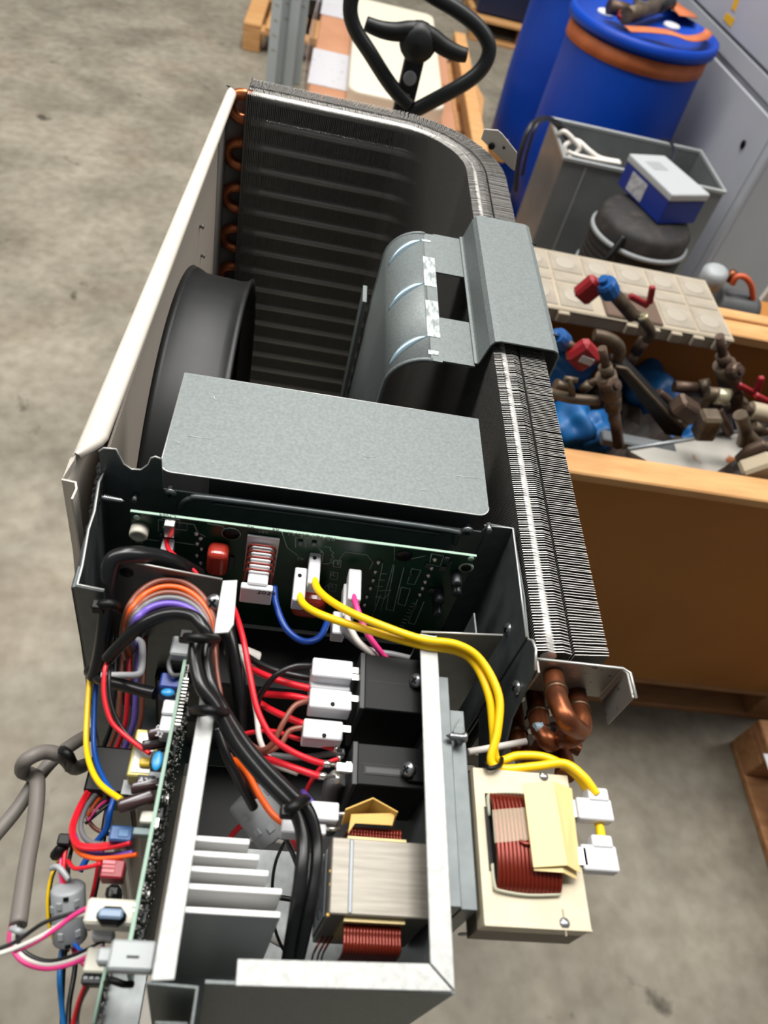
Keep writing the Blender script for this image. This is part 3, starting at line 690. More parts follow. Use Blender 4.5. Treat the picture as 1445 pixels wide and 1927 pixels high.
for px, py in ((635, 1060), (629, 1083), (626, 1105)): silk([(px-7, py-7), (px+7, py-5), (px+5, py+8), (px-8, py+6), (px-7, py-7)])
RX, RZ = (-1, 0, 0), (0, 0, -1)                        # the print stands upside down
for s_, px, py, sz in (('REACTOR A1', 632, 1012, .0052), ('CN64', 332, 970, .0042), ('U', 638, 1056, .006), ('V', 632, 1079, .006), ('W', 629, 1101, .006), ('R2', 478, 990, .004), ('L61', 504, 1000, .004), ('R4', 526, 995, .004), ('A2', 573, 1050, .0042), ('P', 608, 1036, .004)):
    text('board_print', s_, PY(px, py, yf), RX, RZ, sz, M_SILK, PB)
# pin rows and small parts
for px, py in ((370, 1003), (378, 1012), (372, 1022), (380, 1032), (371, 1044), (378, 1058), (366, 1072), (712, 1057), (706, 1075), (702, 1091), (697, 1106), (690, 1122), (686, 1137), (818, 1052), (812, 1068), (806, 1082), (800, 1094), (795, 1106), (790, 1118)):
    MB().lathe([(.0022, 0), (.0014, .0012), (.0005, .0024)], PY(px, py, yf), (0, -1, 0), 8).build('solder_joint', M_TIN, PB)
for l, t, r, b in ((836, 1050, 846, 1056), (800, 1062, 810, 1070), (826, 1068, 840, 1075), (770, 1080, 776, 1086), (846, 1058, 850, 1066), (806, 1110, 822, 1116), (776, 1140, 784, 1146), (770, 1150, 778, 1156), (764, 1160, 772, 1166), (430, 1050, 440, 1072), (560, 1020, 570, 1028), (586, 1022, 596, 1028), (300, 1005, 306, 1012)):
    fbox('chip', l, t, r, b, yb-.0016, .0014, mat('chip_body', (60, 66, 66), .4), PB)
for px, py in ((858, 1078), (858, 1096), (826, 1110), (822, 1136)):
    p = PY(px, py, yb); MB().lathe([(.0032, 0), (.0034, .001), (.0034, .009), (.003, .010)], p, (0, -1, 0), 14).build('small_capacitor', mat('capacitor_dark', (40, 44, 48), .35), PB)
silk([(610, 1028), (622, 1030), (622, 1036), (628, 1040), (624, 1045), (628, 1049), (622, 1053), (624, 1058), (616, 1061), (604, 1060)])
silk([(268, 1010), (268, 1022), (255, 1020)])
for i in range(9): silk([(775-i*3.2, 1135+i*6), (783-i*3.2, 1137+i*6)])
fbox('tin_terminal', 308, 990, 328, 1012, yb-.006, .006, M_TIN, PB)
# red film capacitors
def redcap(l, t, r, b, yfr, dep):
    mx, my = (l+r)/2, (t+b)/2; x0, x1, z1, z0 = PY(l, my, yfr).x, PY(r, my, yfr).x, PY(mx, t, yfr).z, PY(mx, b, yfr).z
    return MB().bx(x0, x1, yfr, yfr+dep, z0, z1).build('film_capacitor', M_REDC, PB, min(abs(x1-x0), abs(z1-z0))*.32, 4)
redcap(387, 1047, 427, 1088, .296, .0135); redcap(545, 1135, 612, 1170, .290, .018)
# white bobbin choke with copper turns
x0, x1, y0, y1 = ptop(459, 1016, 521, 1095, T-.016)
MB().bx(x0, x1, .3095-.0015, .3095, T-.045, T-.006).build('choke_plate', M_WHITEP, PB, .0004)
zc = T-.012; cxm = (x0+x1)/2
MB().bx(cxm-.0062, cxm+.0062, .276, .308, zc-.012, zc).build('choke_core', M_WHITEP, PB, .001)
MB().bx(x0+.0005, x1-.0005, .2735, .2780, zc-.018, zc-.002).build('choke_flange', M_WHITEP, PB, .0006)
ck = None
for i in range(5):
    y = .304-i*.0048
    if ck is None:
        m = MB(); hw, hh = .0085, .0085; loop = []
        for k in range(24):
            a = 2*math.pi*k/24; loop.append(Vector((cxm+hw*max(-1, min(1, 1.25*math.cos(a))), y, zc-.006+hh*max(-1, min(1, 1.25*math.sin(a))))))
        m.tube(loop, .00085, 6, closed=True); ck = m.build('choke_turn', M_ENAMEL, PB); cy0 = y
    else:
        c = ck.copy(); COL.objects.link(c); c.parent = PB; c.location.y = ck.location.y+(y-cy0)
text('choke_print', '2024', PY(483, 1117, .2733), (1, 0, 0), (0, 0, 1), .0058, M_INK, PB)
# ================================================================ control board
CB = thing('control_board', 'upright control circuit board seen on edge along the left tray flange', 'circuit board', (-.034, .15, 1.2))
xb_ = -.0345; zcb = T-.020
MB().bx(xb_, xb_+.0016, .0735, .2325, 1.20, zcb).build('board', M_PCBD, CB)
MB().bx(xb_-.0001, xb_+.0017, .0735, .2325, zcb-.0002, zcb+.0003).build('board_edge', M_PCBE, CB)
MB().bx(xb_-.0001, xb_+.0017, .0731, .0737, 1.20, zcb).build('board_edge', M_PCBE, CB)
sj = MB(); random.seed(3)
for i in range(420):
    y = random.uniform(.078, .23); z = zcb-.003-random.random()**1.3*.085; r = random.uniform(.0003, .0009)
    sj.lathe([(r*1.3, 0), (r*.7, r*1.2), (r*.25, r*2.2)], (xb_+.0016, y, z), (1, 0, 0), 6)
o = sj.build('solder_joints', M_TIN, CB); o['kind'] = 'stuff'
for i in range(14):                                    # long pin row near the top edge
    MB().box((xb_+.0028, .214-i*.0021, zcb-.004), (.0035, .0007, .0012)).build('header_pin', M_TIN, CB)
for i in range(26):
    y = random.uniform(.08, .228); z = zcb-.004-random.random()*.06
    MB().box((xb_+.0022, y, z), (.0014, random.uniform(.002, .006), random.uniform(.0015, .003))).build('chip', mat('chip_body', (60, 66, 66), .4) if i % 3 else M_TIN, CB)
def cyl(l0, l1, z, r, m, parent, name, n=16):
    a, b = PZ(*l0, z), PZ(*l1, z); d = (b-a); L = d.length
    return MB().lathe([(r*.9, 0), (r, .0006), (r, L-.0006), (r*.9, L)], a, d, n).build(name, m, parent)
M_CAPB = mat('brown_capacitor_sleeve', (58, 40, 40), .3); M_CAPS = mat('capacitor_stripe', (196, 194, 198), .4)
for l0, l1, dz, w in (((278, 1383), (330, 1372), .034, 21), ((268, 1404), (320, 1396), .040, 20), ((246, 1484), (300, 1474), .036, 22), ((222, 1519), (288, 1499), .028, 26)):
    p = PZ(*l0, T-dz); r = w/2*mpp(p)
    c = cyl(l0, l1, T-dz, r, M_CAPB, CB, 'electrolytic_capacitor')
    a, b = PZ(l0[0]+4, l0[1], T-dz), PZ(l1[0]-6, l1[1], T-dz); up = Vector((0, .25, 1)).normalized()*r*.97
    MB().tube([a+up, b+up], .0006, 5).build('stripe', M_CAPS, c)
text('component_print', '00', PZ(292, 1372, T-.024), (1, -.2, 0), (.2, 1, 0), .004, M_CAPS, CB); text('component_print', '32', PZ(291, 1384, T-.024), (1, -.2, 0), (.2, 1, 0), .004, M_CAPS, CB)
M_DISC = mat('blue_disc_capacitor', (36, 142, 202), .3)
for px, py, dz, sx, sy in ((316, 1303, .022, 13, 6), (296, 1432, .024, 10, 14)):
    c = PZ(px, py, T-dz); k = mpp(c); m = MB()
    prof = [(math.sin(math.pi*i/8), -math.cos(math.pi*i/8)) for i in range(9)]
    m.lathe(prof, (0, 0, 0), (0, 0, 1), 14); m.v = [Vector((v.x*sx*k, v.y*sy*k*1.4, v.z*4*k))+c for v in m.v]; o = m.build('disc_capacitor', M_DISC, CB)
    MB().tube([c+Vector((sx*k*.7, 0, 0)), Vector((xb_, c.y, c.z-.002))], .0007, 6).build('capacitor_lead', M_TIN, o)
tbox('film_relay', 306, 1316, 333, 1344, T-.022, .014, M_WHITEP, CB, .0008); tbox('film_relay', 301, 1345, 327, 1377, T-.024, .014, M_WHITEP, CB, .0008)
tbox('blue_varistor', 301, 1265, 342, 1294, T-.030, .018, mat('navy_resin', (34, 60, 140), .4), CB, .001)
tt = tbox('pulse_transformer', 247, 1372, 296, 1462, T-.050, .02, mat('foil_yellow', (186, 172, 96), .4, .2), CB, .0008)
tbox('foil_wrap', 252, 1378, 290, 1455, T-.0495, .004, mat('foil_grey', (190, 192, 186), .35, .3), tt, .0004)
tbox('yellow_winding', 262, 1425, 284, 1440, T-.046, .006, mat('winding_yellow', (222, 186, 30), .4), tt, .0008)
tbox('terminal_block', 283, 1413, 312, 1440, T-.036, .014, M_BLACKP, CB, .0006)
k = tbox('power_relay', 166, 1404, 250, 1492, T-.085, .03, M_BLACK, CB, .0014)
k = tbox('integrated_circuit', 258, 1458, 292, 1472, T-.034, .006, M_BLACKP, CB, .0004)
text('component_print', 'A2023 A', PZ(259, 1472, T-.0335), (1, -.08, 0), (.08, 1, 0), .0042, M_CAPS, CB)
tbox('small_socket', 280, 1452, 304, 1468, T-.036, .008, M_GREYP, CB, .0004)
tbox('paper_label', 230, 1468, 254, 1495, T-.062, .001, M_GREYP, CB, 0)
tbox('socket', 264, 1525, 292, 1548, T-.032, .010, mat('ivory_nylon', (210, 206, 190), .4), CB, .0006)
bs = tbox('blue_socket', 206, 1553, 250, 1582, T-.045, .012, mat('socket_blue', (48, 92, 148), .4), CB, .0008); tbox('latch', 222, 1560, 243, 1575, T-.0445, .003, mat('socket_blue_light', (84, 128, 176), .4), bs, .0004)
tbox('socket', 250, 1557, 284, 1571, T-.036, .006, mat('socket_grey_green', (96, 118, 118), .4), CB, .0004)
rs = tbox('red_socket', 190, 1616, 234, 1652, T-.052, .012, mat('socket_red', (150, 32, 46), .4), CB, .0008)
for l, t, r, b in ((193, 1618, 218, 1626), (192, 1628, 217, 1633), (191, 1635, 216, 1642)): tbox('latch', l, t, r, b, T-.0515, .002, mat('socket_red_light', (206, 110, 116), .4), rs, .0003)
tbox('round_relay', 198, 1662, 228, 1690, T-.055, .014, M_BLACKP, CB, .002)
tbox('crystal_can', 205, 1672, 212, 1688, T-.053, .004, M_TIN, CB, .001)
sk_ = tbox('white_socket', 160, 1690, 256, 1740, T-.034, .014, mat('ivory_nylon', (210, 206, 190), .4), CB, .0012)
for k2 in range(3): tbox('pin_slot', 250-0, 1700+k2*10, 262, 1706+k2*10, T-.033, .003, M_TIN, sk_, .0002)
e = tbox('blue_grey_capacitor', 180, 1702, 237, 1738, T-.022, .010, M_BLACK, CB, .003); tbox('cap_sleeve', 184, 1708, 232, 1728, T-.0216, .003, mat('sleeve_blue_grey', (120, 140, 164), .35), e, .001)
tbox('terminal_housing', 172, 1745, 214, 1765, T-.05, .012, M_WHITEP, CB, .0008)
tbox('terminal_housing', 160, 1782, 208, 1830, T-.055, .014, mat('ivory_nylon', (210, 206, 190), .4), CB, .0008)
tbox('dark_socket', 153, 1832, 192, 1852, T-.06, .010, M_BLACKP, CB, .0006)
for k2 in range(3): tbox('pin_slot', 157+k2*11, 1836, 165+k2*11, 1843, T-.0595, .002, M_GREYP, CB, .0002)
st = tbox('board_support', 205, 1768, 292, 1826, T-.010, .010, mat('milky_nylon', (176, 181, 182), .35, 0, trans=.2), CB, .001)
tbox('support_block', 182, 1782, 212, 1812, T-.016, .010, mat('milky_nylon', (176, 181, 182), .35), st, .001)
tbox('support_slot', 238, 1798, 262, 1803, T-.0098, .002, M_BLACKP, st, 0)
tbox('board_clip', 322, 1196, 358, 1232, T-.016, .008, mat('milky_nylon', (176, 181, 182), .35), CB, .001)
for px, py, a in ((345, 1330, 0), (352, 1365, 0), (300, 1690, 1), (292, 1640, 1), (380, 1480, 0)): pass
# second, lower board
LB = thing('lower_board', 'lower green circuit board below the control board at the bottom left', 'circuit board', (-.055, .06, 1.2))
a, b = PZ(197, 1815, T-.055), PZ(172, 1927, T-.055)
MB().prism([a, b, b+Vector((-.002, -.03, 0)), b+Vector((-.002, -.03, -.05)), a+Vector((0, 0, -.05))], (.0016, 0, 0)).build('board', M_PCBD, LB)
MB().tube([a+Vector((.0008, 0, 0)), b+Vector((.0008, 0, 0))], .0009, 6).build('board_edge', M_PCBE, LB)
c = PZ(232, 1880, T-.075); MB().box(c, (.018, .030, .002)).build('chip_plate', mat('bright_zinc_floor', (176, 182, 182), .4, .35), LB)
sj = MB()
for i in range(120): 
    u, v = random.random(), random.random(); p = a.lerp(b, u)+Vector((.0016, 0, -.003-.04*v)); r = random.uniform(.0005, .0012); sj.lathe([(r*1.3, 0), (r*.6, r*1.4), (r*.2, r*2)], p, (1, 0, 0), 6)
o = sj.build('solder_joints', M_TIN, LB); o['kind'] = 'stuff'
MB().tube(cat_rom(wpath([(200, 1850, .05), (210, 1845, .045), (232, 1852, .045), (248, 1852, .05)])), .0016, 8).build('jumper_lead', M_BLACK, LB)

# ================================================================ wires
def housing(w_, l, t, r, b, dz, h, name='connector_housing', m=None, rot=0, hole=None):
    z = T-dz; x0, x1, y0, y1 = ptop(l, t, r, b, z)
    o = MB().box(((x0+x1)/2, (y0+y1)/2, z-h/2), (x1-x0, y1-y0, h), Matrix.Rotation(rot, 3, 'Z')).build(name, m or M_WHITEP, w_, .0007)
    if hole: MB().lathe([(.0013, 0), (.0013, .0003)], PZ(hole[0], hole[1], z+.0002), (0, 0, 1), 12).build('latch_hole', M_BLACK, o)
    return o
# yellow reactor leads
y1_ = wire('yellow_wire', 'yellow wire from the right-hand white board connector to the upper reactor terminal', W_YEL, [(591, 1085, .022), (600, 1112, .014), (640, 1142, .004), (705, 1172, -.004), (790, 1202, -.006), (860, 1213, -.006), (905, 1243, -.002), (938, 1308, .002), (936, 1375, .008), (924, 1432, .014), (950, 1447, .014), (1010, 1442, .010), (1062, 1437, .006), (1098, 1462, .004), (1122, 1495, .006)], 16)
housing(y1_, 581, 1037, 603, 1098, .018, .011, hole=(592, 1050)); housing(y1_, 1108, 1482, 1145, 1506, .005, .009, 'terminal_barrel'); housing(y1_, 1088, 1502, 1153, 1542, .006, .008, 'flag_terminal_cover')
y2_ = wire('yellow_wire', 'yellow wire from the left-hand white board connector to the lower reactor terminal', W_YEL, [(563, 1115, .026), (572, 1138, .018), (612, 1160, .010), (700, 1188, .004), (790, 1214, -.001), (860, 1226, .000), (895, 1252, .003), (920, 1310, .006), (928, 1375, .012), (935, 1430, .018), (975, 1422, .018), (1030, 1426, .014), (1080, 1455, .010), (1112, 1500, .012), (1128, 1555, .012), (1132, 1585, .010)], 16)
housing(y2_, 553, 1067, 576, 1130, .022, .011, hole=(564, 1083)); housing(y2_, 1115, 1571, 1153, 1594, .007, .009, 'terminal_barrel'); housing(y2_, 1097, 1590, 1163, 1638, .008, .008, 'flag_terminal_cover')
MB().tube(cat_rom([PZ(x, y, T-d) for x, y, d in ((912, 1438, .010), (922, 1446, .006), (940, 1440, .008), (944, 1428, .016))]), .0014, 8).build('cable_tie', M_BLACK, y1_)
wire('white_sleeve', 'white sleeve crossing behind the yellow wires above the reactor', W_WHT, [(880, 1415, .05), (920, 1408, .05), (975, 1398, .05), (990, 1395, .05)], 13)
# board leads
b_ = wire('blue_wire', 'dark blue wire looping down from the white board choke', plastic('navy_insulation', (10, 58, 140)), [(516, 1105, .03), (520, 1140, .03), (540, 1185, .03), (572, 1207, .032), (602, 1198, .035), (618, 1165, .04)], 13)
pk = wire('pink_wire', 'pink wire dropping from the white board connector behind the large relay', W_PNK, [(665, 1120, .022), (672, 1145, .018), (690, 1190, .020), (712, 1222, .026), (735, 1250, .036)], 12)
housing(pk, 656, 1070, 680, 1128, .020, .011)
wh = wire('white_wire', 'white wire curving beside the pink wire behind the large relay', W_WHT, [(652, 1150, .034), (656, 1172, .026), (672, 1205, .026), (700, 1230, .03), (725, 1245, .04)], 13)
housing(wh, 646, 1098, 668, 1160, .030, .011)
gy = wire('grey_wire', 'grey wire under the white wire behind the large relay', W_GRY, [(640, 1175, .045), (655, 1195, .036), (690, 1222, .036), (740, 1232, .036), (775, 1240, .04)], 13)
housing(gy, 626, 1150, 650, 1192, .040, .011)
rd = wire('red_wire', 'red wire on the bright tin tab at the top left of the main board', W_RED, [(313, 1015, .020), (318, 1035, .016), (340, 1055, .014), (365, 1075, .018), (372, 1085, .02)], 9)
housing(rd, 303, 1012, 326, 1042, .020, .010)
# red and brown relay leads
wire('red_wire', 'long red wire running down past the harness to the small relay', W_RED, [(430, 1130, .04), (442, 1150, .02), (458, 1205, .012), (470, 1270, .014), (484, 1335, .018), (510, 1385, .022), (545, 1412, .026), (585, 1430, .028), (612, 1438, .030)], 12)
def crimp(o, x0, y0, x1, y1, dz, ring=False):
    a, b = PZ(x0, y0, T-dz), PZ(x1, y1, T-dz); MB().tube([a, a.lerp(b, .4), a.lerp(b, .42), b], [.0021, .0021, .0014, .0011], 8).build('crimp_terminal', M_TIN, o)
    if ring: MB().lathe([(.0038, -.0004), (.0038, .0004)], b, (0, 0, 1), 14).build('ring_tongue', M_TIN, o)
o = bpy.data.objects['red_wire.001']; crimp(o, 608, 1437, 640, 1441, .030); housing(o, 632, 1434, 665, 1453, .028, .004, 'spade_terminal', M_TIN)
r3 = wire('red_wire', 'red wire ending in a bare ring terminal below the spade terminal', W_RED, [(480, 1415, .05), (500, 1426, .042), (545, 1442, .034), (585, 1456, .032), (604, 1461, .030)], 13); crimp(r3, 600, 1460, 632, 1462, .030, True)
ra = wire('red_wire', 'red wire entering the topmost white relay connector', W_RED, [(470, 1255, .05), (490, 1267, .04), (530, 1282, .034), (585, 1296, .030)], 13); housing(ra, 585, 1263, 660, 1297, .026, .016)
rb = wire('red_wire', 'red wire entering the middle white relay connector from below', W_RED, [(490, 1305, .05), (515, 1307, .044), (550, 1310, .036), (580, 1316, .034)], 13)
rc = wire('red_wire', 'red wire entering the lowest white relay connector', W_RED, [(485, 1320, .055), (510, 1336, .045), (545, 1352, .038), (578, 1365, .034)], 13)
r4 = wire('red_wire', 'thin red wire with a short tin tip below the white connectors', W_RED, [(448, 1385, .06), (475, 1378, .055), (515, 1376, .048), (560, 1390, .042), (630, 1410, .036)], 9); crimp(r4, 628, 1409, 644, 1413, .036)
r5 = wire('red_wire', 'short red wire curling down from the small relay towards the choke', W_RED, [(640, 1427, .038), (612, 1438, .042), (592, 1460, .05), (578, 1485, .06), (570, 1510, .07)], 9); crimp(r5, 636, 1428, 646, 1424, .038)
k1 = wire('black_wire', 'black wire curving up into the topmost white relay connector', W_BLK, [(482, 1335, .05), (492, 1305, .036), (520, 1270, .024), (555, 1254, .022), (592, 1253, .024)], 11); housing(k1, 588, 1240, 664, 1274, .018, .014)
wire('black_wire', 'black wire passing under the topmost white relay connector', W_BLK, [(465, 1235, .045), (490, 1250, .04), (525, 1264, .036), (560, 1272, .036), (595, 1278, .034)], 12)
n1 = wire('brown_wire', 'brown wire looping up into the middle white relay connector', W_BRN, [(468, 1398, .05), (490, 1412, .04), (512, 1400, .034), (532, 1362, .028), (555, 1328, .026), (590, 1317, .028)], 11); housing(n1, 583, 1297, 662, 1333, .020, .013, hole=(626, 1325))
n2 = wire('brown_wire', 'brown wire in an S-bend into the lowest white relay connector', W_BRN, [(480, 1412, .046), (505, 1414, .038), (530, 1398, .034), (545, 1375, .032), (580, 1368, .032)], 11); housing(n2, 571, 1354, 645, 1390, .026, .013, hole=(610, 1384))
wire('white_wire', 'white wire running down behind the long red wire', W_WHT, [(455, 1230, .05), (468, 1270, .05), (482, 1340, .05), (490, 1395, .05), (515, 1435, .055), (560, 1455, .06)], 11)
wire('grey_wire', 'grey wire behind the red crimped leads left of the small relay', W_GRY, [(500, 1420, .06), (560, 1425, .055), (610, 1420, .05), (648, 1415, .046)], 12)
wire('grey_ribbon', 'grey wire bundle standing above the white choke connectors', W_GRY, [(618, 1560, .10), (622, 1520, .08), (622, 1490, .065), (628, 1470, .055), (645, 1462, .05)], 34)
# choke leads
c1 = wire('purple_wire', 'purple wire tucked behind the black sleeve at the upper choke connector', W_PUR, [(570, 1490, .05), (582, 1505, .042), (592, 1522, .042)], 12); housing(c1, 585, 1508, 638, 1543, .034, .012, 'connector_housing'); MB().tube([PZ(636, 1532, T-.036), PZ(655, 1532, T-.036)], .0013, 8).build('pin', M_TIN, c1)
c2 = wire('orange_wire', 'orange wire down to the lower white choke connector', W_ORG, [(440, 1430, .06), (462, 1450, .05), (490, 1500, .045), (515, 1535, .042), (540, 1552, .042)], 13); housing(c2, 530, 1535, 582, 1567, .038, .012); housing(c2, 585, 1548, 614, 1570, .038, .010, 'connector_nose'); MB().tube([PZ(612, 1560, T-.040), PZ(640, 1560, T-.040)], .0014, 8).build('pin', M_TIN, c2)
wire('brown_wire', 'brown wire beside the orange wire above the slanted ferrite', W_BRN, [(432, 1420, .062), (452, 1455, .056), (470, 1480, .054), (482, 1500, .06)], 10)
wire('red_wire', 'red wire passing behind the black sleeves next to the choke', W_RED, [(540, 1560, .07), (560, 1595, .06), (575, 1640, .08)], 13)
wire('grey_wire', 'dark grey wire slanting beside the red wire left of the choke', plastic('dark_grey_insulation', (60, 60, 62)), [(535, 1575, .075), (552, 1610, .07), (570, 1660, .075)], 9)
wire('red_wire', 'short red wire on the tray floor above the heat sink', W_RED, [(425, 1590, .12), (445, 1562, .11), (475, 1540, .10)], 11)
wire('black_wire', 'thin black wire hanging in a curve between heat sink and choke', W_BLK, [(535, 1585, .10), (518, 1625, .10), (512, 1680, .11), (518, 1750, .12), (540, 1800, .13)], 6)
wire('white_wire', 'pale wire running across the tray floor behind the heat sink', W_WHT, [(470, 1580, .13), (500, 1578, .13), (540, 1588, .13)], 9)
wire('white_wire', 'pale wire at the foot of the heat sink near the front flange', W_WHT, [(500, 1760, .13), (525, 1775, .13), (550, 1785, .13), (575, 1790, .13)], 12)
wire('black_strap', 'flat black strap across the tray floor right of the heat sink', W_BLK, [(520, 1688, .13), (545, 1692, .13), (570, 1697, .13)], 10)
# grey ferrite clamps
def ferrite(label, a, b, r, dz0, dz1):
    p, q = PZ(*a, T-dz0), PZ(*b, T-dz1); d = q-p; L = d.length; r = r*mpp(p)
    F = thing('ferrite_clamp', label, 'ferrite', p.lerp(q, .5)-Vector((0, 0, r)))
    MB().lathe([(r*.55, 0), (r*.9, 0), (r, .0012), (r, L-.0012), (r*.9, L), (r*.55, L), (r*.5, L*.5)], p, d, 22).build('shell', M_GREYP, F)
    d.normalize(); u = d.cross(Vector((0, .2, 1))).normalized(); v = u.cross(d)
    if v.z < 0: v = -v
    for s0, ang in ((.2, .5), (.75, .5), (.2, -.5), (.75, -.5), (.3, 1.1), (.65, 1.1)):
        n_ = (v*math.cos(ang)+u*math.sin(ang)); Rm = Matrix((d, n_.cross(d), n_)).transposed()
        MB().box(p+d*L*s0+n_*r, (L*.13, r*.32, .0016), Rm).build('latch', mat('grey_plastic_light', (146, 150, 152), .45), F, .0003)
    for s0 in (.07, .93):
        n_ = (v*math.cos(.1)+u*math.sin(.1)); Rm = Matrix((d, n_.cross(d), n_)).transposed()
        MB().box(p+d*L*s0+n_*r, (L*.06, r*.3, .0012), Rm).build('slot', M_BLACK, F)
    return F
ferrite('grey clip-on ferrite clamp hanging at the left of the control board', (128, 1668), (132, 1770), 31, .075, .095)
ferrite('grey clip-on ferrite clamp lying slanted inside the tray', (462, 1495), (522, 1572), 40, .075, .085)
# thick black sleeves of the main harness
hb = wire('black_sleeve', 'thick black wire sleeve over the flange and down beside the choke', M_VINYL, [(372, 1195, -.010), (366, 1235, -.008), (378, 1290, -.008), (405, 1330, -.004), (440, 1395, .004), (485, 1452, .010), (530, 1500, .014), (556, 1530, .018), (570, 1580, .020), (566, 1650, .022), (556, 1720, .03), (540, 1820, .06)], 26, cat='cable', n=14)
hc = wire('black_sleeve', 'second thick black wire sleeve lying right of the first in the harness', M_VINYL, [(392, 1195, -.006), (388, 1235, -.004), (398, 1290, -.004), (420, 1335, .002), (458, 1395, .008), (500, 1445, .012), (545, 1490, .016), (580, 1525, .018), (595, 1580, .022), (594, 1640, .024), (580, 1720, .03), (565, 1790, .05), (556, 1820, .07)], 24, cat='cable', n=14)
def tie(parent, pts, r, head=None, w=6):
    MB().tube(cat_rom([PZ(x, y, T-d) for x, y, d in pts]), r, 8).build('cable_tie', M_BLACK, parent)
    if head: c = PZ(*head[:2], T-head[2]); MB().box(c, (.007, .006, .006)).build('tie_head', M_BLACK, parent, .0008)
tie(hb, ((345, 1198, -.012), (362, 1200, -.020), (390, 1202, -.018), (408, 1203, -.008)), .0026, (350, 1198, -.014))
tie(hb, ((362, 1338, .002), (380, 1336, -.010), (400, 1338, -.012), (425, 1342, -.002)), .0026, (362, 1345, .004))
tie(hb, ((536, 1528, .006), (550, 1520, .000), (568, 1508, .004), (575, 1505, .012)), .0030, (540, 1528, .004))
# arching harness at the left
cen = (318, 1195)
def arch(name, label, m, rx, ry, wpx, d0, d1=.02, a0=205, a1=-8):
    pts = []
    for k in range(9):
        a = math.radians(a0+(a1-a0)*k/8); pts.append((cen[0]+rx*math.cos(a), cen[1]-ry*math.sin(a), d0+(.05*(1-k/2) if k < 2 else 0)))
    pts.append((pts[-1][0]+2, pts[-1][1]+40, d0+.03)); return wire(name, label, m, pts, wpx)
arch('brown_wire', 'outermost brown wire of the coloured arch under the harness plate', W_BRN, 88, 104, 11, .008)
arch('orange_wire', 'orange wire in the coloured arch under the harness plate', W_ORG, 83, 91, 12, .008)
arch('brown_wire', 'inner brown wire of the coloured arch under the harness plate', W_BRN, 79, 80, 11, .006)
arch('grey_wire', 'grey wire in the coloured arch under the harness plate', W_GRY, 75, 70, 12, .006)
arch('purple_wire', 'purple wire in the coloured arch under the harness plate', W_PUR, 71, 59, 13, .006)
wire('black_sleeve', 'black sleeve arching from the cut red pair to the cable tie', M_VINYL, [(203, 1240, .03), (225, 1215, .020), (262, 1180, .006), (300, 1160, .000), (335, 1155, -.002), (365, 1162, -.004), (385, 1185, -.004), (398, 1210, .002)], 25, cat='cable', n=14)
wire('black_sleeve', 'thin black sleeve just inside the coloured arch', M_VINYL, [(240, 1195, .03), (270, 1165, .018), (315, 1145, .012), (350, 1150, .008), (380, 1170, .006)], 16, cat='cable')
fat = wire('black_sleeve', 'fat shiny black sleeve bent over the left side of the harness plate', M_VINYL, [(372, 1082, .03), (335, 1062, .012), (295, 1048, .002), (250, 1044, -.006), (215, 1052, -.006), (203, 1085, .002), (202, 1130, .014), (198, 1190, .03), (190, 1240, .045), (180, 1275, .058)], 34, cat='cable', n=14)
tie(fat, ((178, 1145, .012), (192, 1138, .002), (212, 1138, .002), (224, 1146, .012)), .003, (185, 1142, .004))
wire('black_sleeve', 'flattened black sleeve slanting down to the blue varistor', M_VINYL, [(168, 1262, .06), (195, 1280, .052), (235, 1290, .046), (270, 1300, .042), (292, 1305, .040)], 24, cat='cable', n=14)
wire('red_wire', 'red wire of the red and black pair hanging at the left', W_RED, [(206, 1238, .032), (197, 1262, .032), (196, 1310, .036), (208, 1355, .04), (228, 1378, .042), (258, 1402, .042), (282, 1418, .040)], 9)
wire('black_wire', 'black wire of the red and black pair hanging at the left', W_BLK, [(210, 1242, .036), (205, 1275, .036), (208, 1320, .04), (222, 1358, .044), (245, 1388, .046), (280, 1412, .044)], 8)
wire('yellow_wire', 'yellow wire hanging in a long bow at the left of the control board', W_YEL, [(170, 1270, .06), (166, 1310, .062), (162, 1390, .064), (168, 1435, .060), (188, 1475, .052), (228, 1505, .040)], 11)
wire('blue_wire', 'blue wire hanging beside the long yellow bow', W_BLU, [(182, 1275, .062), (178, 1320, .066), (176, 1390, .070), (182, 1435, .068), (200, 1475, .062), (216, 1496, .056)], 10)
# wires in the dark gap under the arch
for nm, lb_, m, x, w_ in (('red_wire', 'red wire dropping through the white clip under the arch', W_RED, 240, 9), ('brown_wire', 'brown wire dropping below the white clip under the arch', W_BRN, 226, 9), ('purple_wire', 'purple wire dropping through the white clip under the arch', W_PUR, 255, 9), ('black_wire', 'black wire dropping through the white clip under the arch', W_BLK, 214, 9), ('brown_wire', 'rightmost brown wire dropping under the arch', W_BRN, 268, 9)):
    wire(nm, lb_, m, [(x+6, 1200, .08), (x+4, 1240, .085), (x, 1300, .09), (x-4, 1360, .10), (x-22, 1412, .11)], w_)
cl = MB(); cl.tube(cat_rom([PZ(x, y, T-.05) for x, y in ((190, 1272), (225, 1271), (258, 1270), (266, 1258), (268, 1225), (265, 1208), (252, 1204), (235, 1210))], 4), .0022, 8)
tag(cl.build('wire_clip', M_WHITEP), 'white plastic wire clip under the coloured arch', 'clip')
wire('grey_wire', 'short grey wire looped behind the blue varistor', W_GRY, [(345, 1270, .03), (325, 1270, .026), (318, 1250, .026), (326, 1225, .03)], 9)
wire('white_sleeve', 'pale nylon tube behind the long red wire near the short flange', W_WHT, [(430, 1222, .06), (455, 1228, .056), (485, 1240, .06)], 28)
wire('black_sleeve', 'printed black sleeve hanging straight down behind the short flange', M_VINYL, [(425, 1150, .04), (432, 1200, .04), (445, 1270, .05), (455, 1330, .06), (462, 1400, .08)], 28, cat='cable', n=12)
